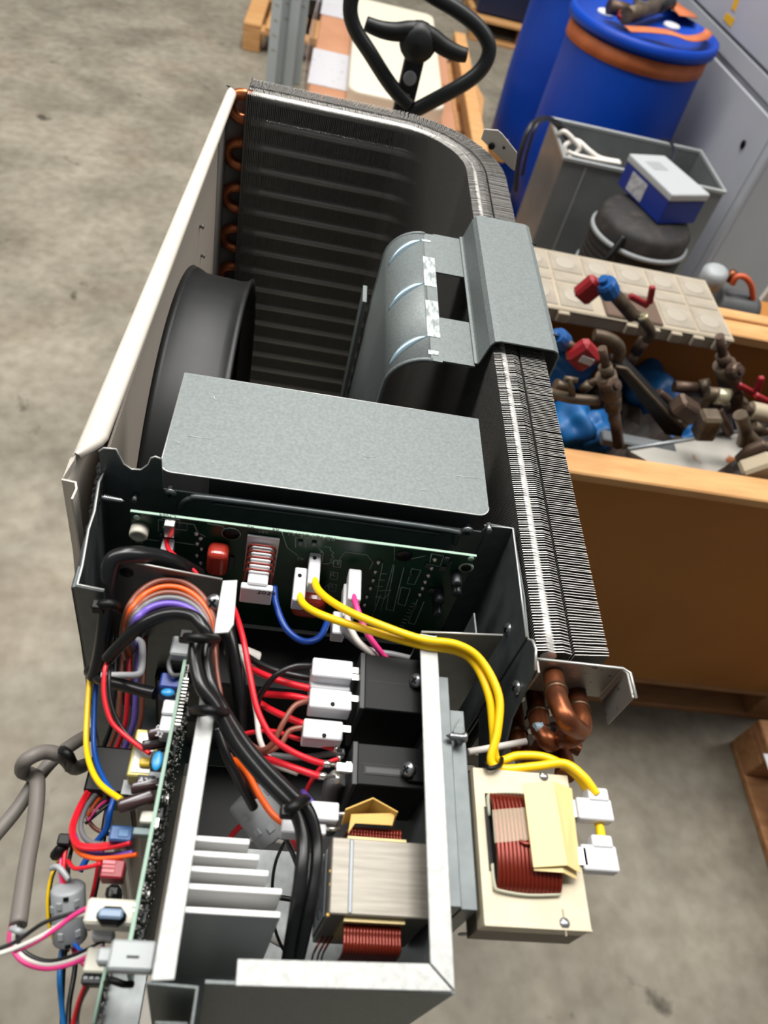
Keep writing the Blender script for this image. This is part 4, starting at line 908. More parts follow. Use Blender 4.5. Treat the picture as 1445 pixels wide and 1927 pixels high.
wire('black_sleeve', 'black sleeve in the dark behind the harness inside the tray', M_VINYL, [(408, 1370, .03), (425, 1420, .035), (450, 1470, .045), (478, 1520, .06)], 18, cat='cable', n=12)
wire('brown_wire', 'brown wire along the right side of the harness below the tie', W_BRN, [(404, 1215, .004), (408, 1260, .006), (416, 1310, .008)], 8)
# grey mains cables at the far left
wire('grey_cable', 'grey cable from the unit leaving the picture at the left edge', W_SHE, [(175, 1380, .12), (145, 1395, .115), (105, 1425, .11), (70, 1465, .11), (30, 1525, .11), (-25, 1590, .11)], 26, cat='cable', n=14)
g2 = wire('grey_cable', 'grey cable knotted over the other and ending in pink, white and black cores', W_SHE, [(158, 1440, .14), (140, 1445, .115), (120, 1425, .095), (85, 1415, .088), (50, 1430, .086), (42, 1450, .10), (58, 1458, .105), (70, 1470, .100), (66, 1540, .095), (50, 1630, .085), (34, 1742, .075)], 28, cat='cable', n=14)
tie(g2, ((118, 1412, .085), (126, 1418, .08), (134, 1430, .085), (130, 1445, .10)), .003)
for nm, m, a, lb_ in (('pink_wire', W_PNK, 0, 'pink core from the knotted grey cable to the lower white housing'), ('white_wire', W_WHT, 1, 'white core from the knotted grey cable to the lower white housing'), ('black_wire', W_BLK, 2, 'black core from the knotted grey cable to the lower white housing')):
    wire(nm, lb_, m, [(22+a*7, 1740, .075), (18+a*8, 1772, .076), (40+a*6, 1808-a*6, .076), (85+a*3, 1823-a*7, .074), (140, 1812-a*7, .068), (195, 1782-a*5, .058)], 8.5, group=None)
wire('black_wire', 'black wire of the trio from the left edge to the ivory housing', W_BLK, [(-20, 1792, .06), (30, 1772, .056), (80, 1738, .050), (125, 1722, .046), (165, 1712, .042)], 8)
wire('white_wire', 'white wire of the trio from the left edge to the ivory housing', W_WHT, [(-20, 1800, .06), (30, 1784, .056), (85, 1758, .050), (130, 1730, .046), (165, 1718, .042)], 9)
wire('pink_wire', 'pink wire of the trio reaching the ivory housing', W_PNK, [(28, 1790, .058), (60, 1776, .054), (100, 1752, .048), (135, 1725, .044), (165, 1708, .040)], 9)
nt1 = wire('clear_tie', 'clear cable tie around the end of the knotted grey cable', mat('milky_nylon', (176, 181, 182), .35), [(22, 1748, .07), (34, 1752, .066), (46, 1756, .07)], 12, cat='cable tie')
# red, grey and orange fan of wires to the left sockets
wire('red_wire', 'outer red wire sweeping round to the blue socket', W_RED, [(172, 1485, .09), (152, 1520, .08), (138, 1560, .07), (148, 1588, .062), (185, 1592, .056), (246, 1582, .048)], 10)
wire('red_wire', 'inner red wire sweeping round to the blue socket', W_RED, [(166, 1485, .088), (145, 1525, .078), (134, 1562, .068), (146, 1592, .060), (190, 1597, .054), (246, 1586, .046)], 9)
wire('grey_wire', 'grey wire sweeping round to the blue socket', W_GRY, [(184, 1490, .09), (162, 1520, .082), (152, 1555, .074), (165, 1582, .066), (200, 1590, .06), (240, 1594, .05)], 10)
wire('purple_wire', 'purple wire sweeping round to the red socket', W_PUR, [(140, 1570, .072), (155, 1597, .066), (195, 1608, .06), (250, 1604, .05)], 9)
wire('orange_wire', 'orange wire sweeping round to the red socket', W_ORG, [(136, 1575, .070), (146, 1602, .064), (175, 1615, .058), (215, 1614, .054), (258, 1608, .048)], 9)
wire('orange_wire', 'orange wire of the fan behind the hanging capacitor', W_ORG, [(165, 1535, .09), (180, 1510, .09), (200, 1490, .095)], 7)
wire('pink_wire', 'pink wire of the fan behind the hanging capacitor', W_PNK, [(165, 1545, .092), (185, 1518, .092), (208, 1502, .095)], 6)
wire('black_wire', 'black wire of the fan behind the hanging capacitor', W_BLK, [(160, 1550, .095), (190, 1525, .094), (212, 1508, .095)], 7)
wire('blue_wire', 'blue wire rising behind the blue socket', W_BLU, [(215, 1500, .09), (206, 1530, .09), (200, 1560, .095), (178, 1590, .10), (150, 1640, .105)], 12)
wire('black_wire', 'black wire standing left of the blue socket', W_BLK, [(205, 1510, .10), (198, 1545, .10), (192, 1590, .10), (185, 1640, .10), (175, 1690, .10)], 12)
wire('brown_wire', 'brown wire hooked left of the blue socket', W_BRN, [(205, 1570, .10), (180, 1560, .10), (165, 1540, .10), (170, 1520, .10)], 8)
wire('red_wire', 'red wire entering the red socket from the left', W_RED, [(190, 1625, .056), (165, 1632, .060), (140, 1634, .066), (128, 1620, .072)], 8)
wire('red_wire', 'red wire running straight through the hanging ferrite', W_RED, [(138, 1570, .075), (124, 1600, .075), (120, 1640, .076), (124, 1670, .08), (130, 1720, .09), (150, 1800, .095), (165, 1820, .09)], 9)
wire('pink_wire', 'pink wire running straight through the hanging ferrite', W_PNK, [(132, 1572, .078), (117, 1605, .078), (114, 1640, .078), (118, 1672, .08), (126, 1720, .09), (140, 1795, .095), (160, 1815, .09)], 7)
wire('black_wire', 'black wire running straight through the hanging ferrite', W_BLK, [(140, 1580, .08), (130, 1620, .08), (128, 1665, .082), (132, 1720, .09), (122, 1800, .10), (118, 1860, .11), (116, 1940, .12)], 8)
wire('red_wire', 'red wire with black sleeve hanging right of the ferrite', W_RED, [(185, 1620, .08), (178, 1665, .085), (170, 1700, .09), (168, 1750, .10)], 7)
wire('yellow_wire', 'thin yellow wire bowing left of the hanging ferrite', W_YEL, [(112, 1615, .085), (96, 1650, .085), (89, 1700, .09), (97, 1760, .095), (130, 1790, .10)], 6)
tg1 = wire('black_wire', 'thin black wire bowing left of the hanging ferrite', W_BLK, [(116, 1612, .09), (98, 1655, .09), (93, 1710, .092), (100, 1760, .10)], 5)
tie(tg1, ((104, 1610, .08), (112, 1600, .075), (122, 1590, .075)), .003, (122, 1582, .072))
wire('clear_tie', 'clear cable tie above the hanging ferrite', mat('milky_nylon', (176, 181, 182), .35), [(97, 1634, .078), (110, 1632, .074), (130, 1655, .074)], 11, cat='cable tie')
wire('blue_wire', 'blue wire leaving the picture at the bottom left', plastic('mid_blue_insulation', (28, 104, 170)), [(130, 1760, .10), (116, 1790, .10), (112, 1840, .10), (116, 1890, .105), (121, 1945, .11)], 10)
wire('black_wire', 'black wire leaving the picture at the bottom left beside the blue one', W_BLK, [(146, 1770, .11), (140, 1830, .11), (130, 1890, .11), (128, 1945, .11)], 10)
wire('red_wire', 'red wire bowing out at the bottom left', W_RED, [(162, 1850, .065), (150, 1880, .075), (140, 1915, .085), (134, 1945, .09)], 9)
wire('grey_wire', 'grey wire bowing beside the red one at the bottom left', W_GRY, [(170, 1850, .065), (152, 1885, .08), (145, 1920, .09), (150, 1945, .09)], 8)
wire('blue_wire', 'short blue wire below the hanging ferrite', W_BLU, [(135, 1770, .09), (148, 1785, .085), (165, 1795, .075)], 7)
# ================================================================ background
M_WOOD = mat('pale_pine', (202, 154, 100), .65, 0, (186, 134, 80), 9, 6, .35, .7, stretch=(1, 6, 6))
M_WOOD2 = mat('weathered_pine', (176, 128, 84), .7, 0, (150, 104, 66), 9, 6, .35, .7, stretch=(1, 6, 6))
M_CARD = mat('corrugated_cardboard', (164, 108, 44), .75, 0, (154, 98, 38), 3, 4, .4, .7)
M_ZINC = mat('dull_zinc_sheet', (120, 124, 126), .4, .5, (136, 140, 142), 6, 4)
def pallet(name, label, x0, x1, y0, y1, m, along='x', nb=5, h=.144):
    P_ = thing(name, label, 'pallet', ((x0+x1)/2, (y0+y1)/2, 0))
    A, B = (x1-x0, y1-y0) if along == 'x' else (y1-y0, x1-x0)
    def bb(nm, a0, a1, b0, b1, z0, z1):
        if along == 'x': MB().bx(x0+a0, x0+a1, y0+b0, y0+b1, z0, z1).build(nm, m, P_, .003)
        else: MB().bx(x0+b0, x0+b1, y0+a0, y0+a1, z0, z1).build(nm, m, P_, .003)
    for i in range(nb):
        b = (B-.10)*i/(nb-1); bb('deck_board', 0, A, b, b+.10, h-.022, h)
    for a in (0, (A-.10)/2, A-.10):
        bb('bearer', a, a+.10, 0, B, h-.044, h-.022)
        for b in (0, (B-.10)/2, B-.10): bb('block', a, a+.10, b, b+.10, .022, h-.044)
    for b in (0, (B-.10)/2, B-.10): bb('bottom_board', 0, A, b, b+.10, 0, .022)
    return P_
# ---- cardboard crate of scrap fittings on its pallet
pallet('wooden_pallet', 'wooden pallet under the cardboard crate of valves', .36, 1.48, .985, 1.60, M_WOOD2, 'x', 5)
CR = thing('pallet_crate', 'deep brown cardboard crate with pale wooden rim full of scrap valves', 'crate', (.9, 1.28, .144))
cx0, cx1, cy0, cy1, cz = .36, 1.50, .985, 1.56, .863
for nm, a in (('front_wall', (cx0, cx1, cy0, cy0+.010)), ('rear_wall', (cx0, cx1, cy1-.010, cy1)), ('left_wall', (cx0, cx0+.01, cy0+.010, cy1-.010)), ('right_wall', (cx1-.01, cx1, cy0+.010, cy1-.010))):
    MB().bx(*a, .146, cz-.022).build(nm, M_CARD, CR)
MB().bx(cx0+.01, cx1-.01, cy0+.01, cy1-.01, .146, .16).build('bottom', M_CARD, CR)
MB().bx(cx0, cx1, .952, 1.014, cz-.022, cz).build('rim_board', M_WOOD, CR, .003)
MB().bx(cx0, cx1, 1.500, 1.562, cz-.030, cz-.004).build('rim_board', M_WOOD, CR, .003)
MB().bx(cx0, cx1, 1.563, 1.60, cz-.030, cz+.002).build('rim_board', M_WOOD, CR, .003)
for x in (cx0, cx1-.06): MB().bx(x, x+.06, 1.014, 1.50, cz-.022, cz).build('rim_board', M_WOOD, CR, .003)
M_BED = mat('dark_scrap', (34, 32, 32), .8, 0, (70, 58, 50), 16, 5, bump=.5)
random.seed(11); bd_ = MB(); vs = []; fs = []; NX, NY = 60, 30
for i in range(NX+1):
    for j in range(NY+1):
        e = 0 if i in (0, NX) or j in (0, NY) else random.uniform(-.018, .018)
        vs.append((cx0+.012+(cx1-cx0-.024)*i/NX, cy0+.012+(cy1-cy0-.024)*j/NY, .645+.02*math.sin(i*.5)*math.cos(j*.6)+e))
for i in range(NX):
    for j in range(NY): k = i*(NY+1)+j; fs.append((k, k+NY+1, k+NY+2, k+1))
bd_.add(vs, fs); o = bd_.build('scrap_bed', M_BED, CR); o['kind'] = 'stuff'
M_BRASS = mat('oxidised_brass', (112, 98, 80), .5, .55, (66, 54, 46), 30, 5, .3, .7)
M_BRASS2 = mat('tarnished_copper', (102, 82, 68), .5, .55, (62, 50, 44), 26, 5, .3, .7)
M_BAG = mat('blue_nitrile', (14, 100, 162), .5, 0, (8, 74, 134), 18, 4)
M_REDH = mat('red_handle_plastic', (142, 26, 34), .4); M_BLUEC = mat('blue_cap_plastic', (20, 84, 150), .4)
def gp(px, py, y): return PY(px, py, y)
def scrap(name, label, segs, cat='valve'):
    """segs: list of (pixel path, plane y, pixel width, material, part name)"""
    pts0 = [gp(x, y, segs[0][1]) for x, y in segs[0][0]]; c = sum(pts0, Vector())/len(pts0)
    Tn = thing(name, label, cat, (c.x, c.y, c.z-.03))
    for path, yy_, wpx, m, nm in segs:
        q = [gp(x, y, yy_) for x, y in path]; r = wpx/2*mpp(q[0])
        q2 = cat_rom(q, 5) if len(q) > 2 else q
        MB().tube(q2, r, 14).build(nm, m, Tn)
    return Tn
def nut(Tn, px, py, yy_, wpx, m, ax=(-.2, -.6, .75), h=.02, name='hex_cap'):
    p = gp(px, py, yy_); r = wpx/2*mpp(p)
    MB().lathe([(r*.9, -h), (r, -h*.8), (r, 0), (r*.8, h*.25), (r*.45, h*.25), (r*.45, h*.6), (0, h*.62)], p, ax, 12, False).build(name, m, Tn)
v = scrap('stop_valve', 'long brass stop valve with blue cap and red lever over the organiser', [
    ([(1150, 548), (1170, 570), (1192, 596)], 1.36, 26, M_BRASS, 'barrel'), ([(1190, 590), (1207, 600), (1222, 618), (1225, 630), (1216, 640), (1198, 658)], 1.36, 19, M_BRASS, 'elbow'), ([(1212, 640), (1196, 664)], 1.36, 23, M_BRASS2, 'union'), ([(1198, 662), (1180, 692)], 1.36, 19, M_BRASS2, 'stub')])
nut(v, 1140, 535, 1.35, 40, M_BLUEC, (-.55, -.1, .55), .03, 'blue_cap'); nut(v, 1208, 594, 1.355, 22, mat('brass_ring', (176, 168, 140), .35, .6), (-.5, -.1, .6), .008, 'collar')
p = gp(1108, 545, 1.36); MB().box(p, (.042, .03, .05), Matrix.Rotation(.5, 3, 'Y')).build('red_lever_boss', M_REDH, v, .006)
v = scrap('ball_valve', 'upright brass ball valve with a round cap near the crate rim', [
    ([(1133, 655), (1140, 690)], 1.08, 17, M_BRASS2, 'inlet'), ([(1138, 688), (1147, 712)], 1.08, 26, M_BRASS, 'neck'), ([(1140, 705), (1150, 745)], 1.08, 40, M_BRASS, 'body'), ([(1152, 742), (1154, 770)], 1.08, 32, M_BRASS, 'flange'), ([(1154, 768), (1164, 838)], 1.08, 22, M_BRASS2, 'outlet')])
nut(v, 1156, 726, 1.055, 34, M_BRASS2, (.2, -.6, .75), .018)
v = scrap('ball_valve', 'brass ball valve with a round cap standing at the right under the organiser corner', [
    ([(1354, 632), (1360, 672)], 1.30, 17, M_BRASS2, 'inlet'), ([(1358, 668), (1368, 690)], 1.30, 26, M_BRASS2, 'neck'), ([(1362, 685), (1376, 728)], 1.30, 42, M_BRASS, 'body'), ([(1385, 735), (1390, 790), (1402, 840)], 1.29, 24, M_BRASS2, 'outlet')])
nut(v, 1388, 698, 1.27, 34, M_BRASS2, (.4, -.6, .7), .018)
scrap('pipe_elbow', 'short brass elbow in front of the organiser', [([(1118, 630), (1140, 634), (1158, 644), (1167, 660), (1160, 682)], 1.22, 22, M_BRASS, 'bend')], 'pipe fitting')
v = scrap('brass_manifold', 'horizontal brass manifold lying on the blue gloves', [([(1030, 738), (1075, 750), (1128, 754)], 1.06, 20, M_BRASS, 'bar'), ([(1078, 748), (1072, 712)], 1.06, 12, M_BRASS, 'stub'), ([(1062, 712), (1086, 716)], 1.06, 11, M_BRASS, 'cap')], 'pipe fitting')
v = scrap('red_valve', 'red faceted valve handle with a blue capped stem', [([(1060, 642), (1085, 660)], 1.14, 20, M_BRASS, 'stem')])
p = gp(1097, 668, 1.13); MB().box(p, (.052, .03, .05), Matrix.Rotation(.6, 3, 'Y')).build('handle', M_REDH, v, .008); MB().box(p+Vector((.004, -.0155, 0)), (.026, .002, .014), Matrix.Rotation(.2, 3, 'Y')).build('handle_print', M_WHITEP, v)
nut(v, 1050, 634, 1.14, 36, M_BLUEC, (-.6, -.3, .5), .03, 'blue_cap')
# dark plate heat exchanger sticking out of the heap
a = [gp(x, y, 1.20) for x, y in ((1152, 686), (1178, 690), (1288, 806), (1282, 822), (1252, 818))]
PH = thing('plate_exchanger', 'dark flat plate heat exchanger with a pale edge leaning in the crate', 'plate', a[0]-Vector((0, 0, .1)))
MB().prism(a, (.01, .05, -.01)).build('plate', M_BLACKP, PH)
MB().tube([gp(x, y, 1.198) for x, y in ((1158, 690), (1178, 694), (1250, 772), (1287, 808))], .004, 8).build('rolled_edge', M_BRASS, PH)
scrap('pipe_stub', 'copper pipe stub rising behind the dark plate', [([(1238, 738), (1256, 752), (1268, 770), (1262, 790)], 1.25, 16, M_BRASS2, 'stub')], 'pipe fitting')
v = scrap('solenoid_valve', 'horizontal brass solenoid valve in the middle of the crate', [([(1268, 727), (1322, 732)], 1.30, 22, M_BRASS2, 'barrel'), ([(1316, 730), (1336, 726)], 1.30, 30, M_BRASS, 'nut')])
v = scrap('tee_fitting', 'brass tee fitting with pale nut in the right half of the crate', [([(1300, 790), (1322, 765), (1338, 742)], 1.22, 18, M_BRASS2, 'branch'), ([(1276, 806), (1296, 786)], 1.22, 20, mat('brass_ring', (176, 168, 140), .35, .6), 'collar'), ([(1330, 740), (1372, 745)], 1.22, 26, M_BRASS, 'run'), ([(1346, 745), (1366, 748)], 1.215, 32, mat('brass_ring', (176, 168, 140), .35, .6), 'pale_nut')], 'pipe fitting')
scrap('pipe_stub', 'copper pipe stub leaning beside the tee fitting', [([(1350, 770), (1362, 795), (1372, 815)], 1.2, 18, M_BRASS2, 'stub')], 'pipe fitting')
v = scrap('angle_valve', 'brass angle valve at the right end of the steel channel', [([(1392, 780), (1402, 812), (1398, 835)], 1.12, 26, M_BRASS, 'body'), ([(1402, 812), (1430, 838), (1460, 842)], 1.12, 22, M_BRASS, 'arm'), ([(1440, 836), (1412, 848), (1392, 866)], 1.08, 24, M_BRASS2, 'outlet')])
v = scrap('filter_drier', 'beige filter drier can at the right edge of the crate', [([(1412, 772), (1432, 776), (1470, 786)], 1.2, 34, mat('beige_can', (170, 156, 132), .5), 'can'), ([(1404, 770), (1416, 773)], 1.2, 22, M_BRASS, 'nut')], 'can')
nut(v, 1410, 771, 1.19, 16, M_BRASS2, (-.6, -.5, .4), .01)
for k_, (px, py, lb_) in enumerate(((1290, 770, 'rust-red bracket block beneath the solenoid valve'), (1330, 800, 'square brass block low in the heap beside the steel channel'), (1425, 880, 'pale scrap block in the lower right corner of the crate'))):
    p = gp(px, py, (1.2, 1.12, 1.05)[k_]); tag(MB().box(p, (.06, .04, .04), Matrix.Rotation(.4+k_, 3, 'Y')).build('scrap_block', (M_BRASS2, M_BRASS, mat('beige_can', (170, 156, 132), .5))[k_], None, .006), lb_, 'fitting')
for px, py, y_, lb_ in ((1405, 733, 1.28, 'small red lever beside the right ball valve'), (1437, 752, 1.25, 'red lever at the right edge of the crate'), (1202, 566, 1.37, 'red angled lever lying on the organiser')):
    p = gp(px, py, y_); m = MB(); m.box(p, (.05, .012, .012), Matrix.Rotation(.3, 3, 'Y')); m.box(p+Vector((.018, 0, .018)), (.012, .012, .04), Matrix.Rotation(-.3, 3, 'Y')); tag(m.build('red_lever', M_REDH, None, .002), lb_, 'lever')
for k_, (pth, y_, w_, lb_) in enumerate(((((1045, 722), (1062, 730), (1078, 726)), 1.10, 16, 'short brass stub beside the blue glove'), (((1300, 772), (1318, 782), (1340, 778)), 1.24, 14, 'thin copper stub crossing under the tee fitting'),
    (((1365, 770), (1385, 765), (1402, 752)), 1.30, 16, 'copper stub behind the filter drier'), (((1255, 770), (1275, 762), (1290, 748)), 1.33, 14, 'copper stub under the solenoid valve'), (((1415, 800), (1432, 812), (1450, 808)), 1.18, 18, 'brass stub below the filter drier'), (((1095, 735), (1110, 722), (1122, 716)), 1.16, 14, 'small brass stub left of the upright ball valve'))):
    scrap('pipe_stub', lb_, [(pth, y_, w_, (M_BRASS, M_BRASS2)[k_ % 2], 'stub'), (pth[:2], y_-.002, w_*1.3, M_BRASS, 'ferrule')], 'pipe fitting')
# steel channel with rust
q = [PZ(x, y, .80) for x, y in ((1180, 846), (1392, 812), (1405, 850), (1330, 900), (1240, 880))]
ch = thing('steel_channel', 'pale steel channel with a rust stain lying behind the crate rim', 'channel', sum(q, Vector())/5-Vector((0, 0, .05)))
MB().prism(q, (0, 0, -.006)).build('web', mat('rusty_steel', (176, 172, 164), .45, .35, (150, 92, 50), 16, 3, .64, .7), ch)
MB().tube([q[0], q[1]], .005, 8).build('edge', M_ZINC, ch)
MB().box(PZ(1200, 836, .79), (.16, .03, .02), Matrix.Rotation(-.05, 3, 'Z')).build('end_cap', M_ZINC, ch, .003)
# blue gloves and bags
def lump(name, label, px, py, z, sx, sy, sz, seed, cat):
    random.seed(seed); c = PZ(px, py, z); bm = bmesh.new(); bmesh.ops.create_icosphere(bm, subdivisions=4, radius=1)
    ph = [(Vector((random.uniform(-1, 1), random.uniform(-1, 1), random.uniform(-1, 1))).normalized(), random.uniform(3, 9), random.uniform(0, 6)) for _ in range(9)]
    for v_ in bm.verts:
        n_ = v_.co.copy(); k_ = 1+sum(.07*math.sin(n_.dot(d)*f_+o_) for d, f_, o_ in ph); v_.co = Vector((n_.x*sx*k_, n_.y*sy*k_, n_.z*sz*k_))
    me = bpy.data.meshes.new(name); bm.to_mesh(me); bm.free(); me.materials.append(M_BAG)
    for p_ in me.polygons: p_.use_smooth = True
    return tag(link(name, me, c), label, cat)
lump('blue_glove', 'crumpled blue glove by the coil under the red valve handle', 1062, 690, .70, .075, .07, .05, 1, 'glove')
lump('blue_glove', 'crumpled light blue glove behind the rim next to the coil', 1072, 800, .70, .055, .06, .05, 2, 'glove')
lump('blue_glove', 'crumpled light blue glove below the brass manifold', 1112, 815, .70, .05, .05, .045, 5, 'glove')
lump('blue_bag', 'blue plastic bag behind the dark plate', 1215, 735, .66, .07, .09, .06, 3, 'bag')
lump('blue_bag', 'blue plastic scrap beneath the end of the dark plate', 1300, 835, .62, .08, .05, .06, 4, 'bag')
# organiser case
OG = thing('organiser_case', 'clear plastic organiser case with two rows of compartments on the crate', 'organiser', (.73, 1.52, .863))
ox0, ox1, oy0, oy1, oz = .47, .960, 1.405, 1.640, .905
M_ORG = mat('milky_clear_plastic', (178, 166, 146), .3, 0, (160, 148, 130), 8, 3); M_ORG2 = mat('clear_lid_window', (166, 156, 140), .2, 0, (150, 141, 128), 14, 3)
MB().bx(ox0, ox1, oy0, oy1, oz-.038, oz-.008).build('tray', M_ORG, OG, .004)
MB().bx(ox0-.003, ox1+.003, oy0-.003, oy1+.003, oz-.008, oz-.002).build('lid', M_ORG, OG, .003)
M_BEIGE = mat('stored_parts_grey', (160, 152, 138), .5)  # flat beige-grey for the stored rings and the trunking slots
for i in range(6):
    for j, (b0, b1) in enumerate(((oy1-.085, oy1-.008), (oy1-.128, oy1-.092), (oy0+.010, oy0+.100))):
        a0 = ox0+.008+i*.0805
        if j == 2 and i in (2, 3): continue
        w_ = MB().bx(a0, a0+.074, b0, b1, oz-.003, oz).build('lid_window', M_ORG2, OG, .002)
        if j != 1: MB().lathe([(.025, 0), (.024, .0006), (.015, .0007)], ((2*a0+.074)/2, (b0+b1)/2, oz), (0, 0, 1), 20).build('stored_ring', M_BEIGE, w_)
MB().bx(ox0+.19, ox0+.322, oy0+.0, oy0+.100, oz-.003, oz+.004).build('dark_insert', mat('brown_insert', (96, 76, 62), .5), OG, .003)
for i in range(9):
    a0 = ox0+.03+i*.052
    if i in (2, 3): continue
    MB().bx(a0, a0+.026, oy0-.012, oy0-.001, oz-.030, oz-.006).build('hinge_tab', M_ORG, OG, .002)
# ---- galvanised bin
BN = thing('metal_bin', 'open rectangular galvanised sheet bin in front of the blue drums', 'bin', (1.16, 2.86, 0))
x0, x1, y0, y1, zt = .853, 1.463, 2.695, 3.02, .70
for nm, a in (('front_sheet', (x0, x1, y0, y0+.003)), ('rear_sheet', (x0, x1, y1-.003, y1)), ('left_sheet', (x0, x0+.003, y0+.003, y1-.003)), ('right_sheet', (x1-.003, x1, y0+.003, y1-.003))):
    MB().bx(*a, 0.0, zt).build(nm, M_ZINC, BN)
MB().bx(x0+.003, x1-.003, y0+.003, y1-.003, .0, .004).build('bottom', M_ZINC, BN)
M_RIM = mat('bright_zinc_rim', (168, 172, 172), .4, .4)
for a in ((x0-.006, x1+.006, y0-.006, y0+.004), (x0-.006, x1+.006, y1-.004, y1+.006), (x0-.006, x0+.004, y0, y1), (x1-.004, x1+.006, y0, y1)): MB().bx(*a, zt-.012, zt+.002).build('rolled_rim', M_RIM, BN, .002)
MB().bx(x0+.085, x0+.090, y0-.002, y0, .02, zt-.02).build('pressed_crease', M_RIM, BN)
tag(MB().bx(x0+.02, x1-.02, y0+.02, y1-.02, .005, .52).build('bin_filling', mat('grey_scrap', (120, 118, 112), .8, 0, (84, 80, 76), 9, 5), None, .02), 'grey scrap filling the galvanised bin', 'scrap')
wire_b = lambda nm, lb_, m, pts, wpx: tag(MB().tube(cat_rom([PY(x, y, d) for x, y, d in pts], 7), wpx/2*mpp(PY(*pts[0])), 10).build(nm, m), lb_, 'cable')
wire_b('white_cable', 'white cable coiled in the left corner of the galvanised bin', W_WHT, [(1052, 252, 2.85), (1062, 248, 2.84), (1078, 262, 2.83), (1090, 280, 2.82), (1070, 296, 2.81), (1062, 275, 2.82), (1085, 265, 2.84), (1110, 285, 2.8), (1130, 298, 2.78), (1165, 305, 2.76)], 9)
wire_b('white_cable', 'second white cable end beside the coiled one in the bin', W_WHT, [(1068, 285, 2.8), (1085, 292, 2.79), (1120, 300, 2.77), (1168, 308, 2.75)], 7)
wire_b('black_hose', 'black hose hanging over the left end of the galvanised bin', W_BLK, [(1075, 250, 2.86), (1050, 232, 2.86), (1025, 222, 2.8), (1000, 235, 2.70), (985, 270, 2.66), (975, 310, 2.64), (970, 360, 2.62)], 9)
wire_b('black_hose', 'second black hose beside the first on the bin end', W_BLK, [(1068, 262, 2.86), (1045, 235, 2.86), (1030, 224, 2.78), (1010, 235, 2.69), (995, 275, 2.66), (982, 330, 2.64)], 6)
wire_b('black_cable', 'black cable looping from the rear bin rim to the white control box', W_BLK, [(1245, 262, 3.0), (1262, 268, 2.95), (1268, 285, 2.8), (1262, 305, 2.6)], 5)
# ---- compressor with control box
CP = thing('compressor', 'dark jacketed compressor drum with grey bands behind the crate', 'compressor', (1.10, 2.40, 0))
M_JACK = mat('dusty_black_jacket', (30, 27, 26), .7, 0, (58, 50, 46), 22, 5, .5, .75)
c0 = Vector((1.10, 2.40, 0)); Rr = .158
MB().lathe([(Rr*.9, 0), (Rr, .02), (Rr, .40), (Rr*1.02, .41), (Rr*1.02, .60), (Rr*1.0, .665), (Rr*.9, .685), (Rr*.5, .692), (.001, .694)], c0, (0, 0, 1), 40).build('jacket', M_JACK, CP)
for z in (.47, .61): MB().lathe([(Rr*1.03, z), (Rr*1.065, z+.003), (Rr*1.065, z+.013), (Rr*1.03, z+.016)], c0, (0, 0, 1), 40).build('clamp_band', M_GREYP, CP)
for z in (.50, .52, .54, .56, .58): MB().lathe([(Rr*1.02, z), (Rr*1.035, z+.002), (Rr*1.035, z+.007), (Rr*1.02, z+.009)], c0, (0, 0, 1), 40).build('jacket_rib', M_JACK, CP)
MB().lathe([(.03, 0), (.035, .01), (.035, .04), (.02, .05)], (.93, 2.33, .47), (-.5, -.5, .2), 14).build('service_port', M_GREYP, CP)
MB().tube(cat_rom([(1.0, 2.28, .66), (.97, 2.25, .60), (.93, 2.24, .52), (.88, 2.25, .50), (.85, 2.24, .55), (.84, 2.22, .48), (.84, 2.22, .3)]), .012, 10).build('jacket_hose', M_BLACK, CP)
BX = thing('control_box', 'white and blue control box with sticker on top of the compressor', 'control box', (1.12, 2.36, .69))
zt = .800; q = [PZ(x, y, zt) for x, y in ((1184, 288), (1251, 292), (1338, 366), (1266, 366))]
MB().prism(q, (0, 0, -.026)).build('white_cover', mat('white_powder_coat', (168, 171, 173), .45), BX, .006, 3)
cq = sum(q, Vector())/4; qi = [cq+(p-cq)*.97 for p in q]
MB().prism([p-Vector((0, 0, .026)) for p in qi], (0, 0, -.078)).build('blue_base', mat('navy_enamel', (16, 44, 130), .4), BX, .003)
e1 = (qi[3]-qi[0]).normalized(); nn = e1.cross(Vector((0, 0, 1))).normalized()
if nn.dot(cq-qi[0]) > 0: nn = -nn
s0 = qi[0]+e1*.05+Vector((0, 0, -.034))+nn*.001; MB().prism([s0, s0+e1*.09, s0+e1*.09-Vector((0, 0, .06)), s0-Vector((0, 0, .06))], nn*.001).build('sticker', mat('grey_sticker', (190, 190, 194), .5, 0, (150, 150, 156), 60, 3), BX)
e2 = (q[1]-q[0]).normalized()
for i in range(5):
    a = q[0]+e1*(.055+i*.012)+e2*.03+Vector((0, 0, .0005)); MB().prism([a, a+e2*.06, a+e2*.06+e1*.005, a+e1*.005], (0, 0, .0006)).build('print_line', mat('print_grey', (150, 152, 154), .6), BX)
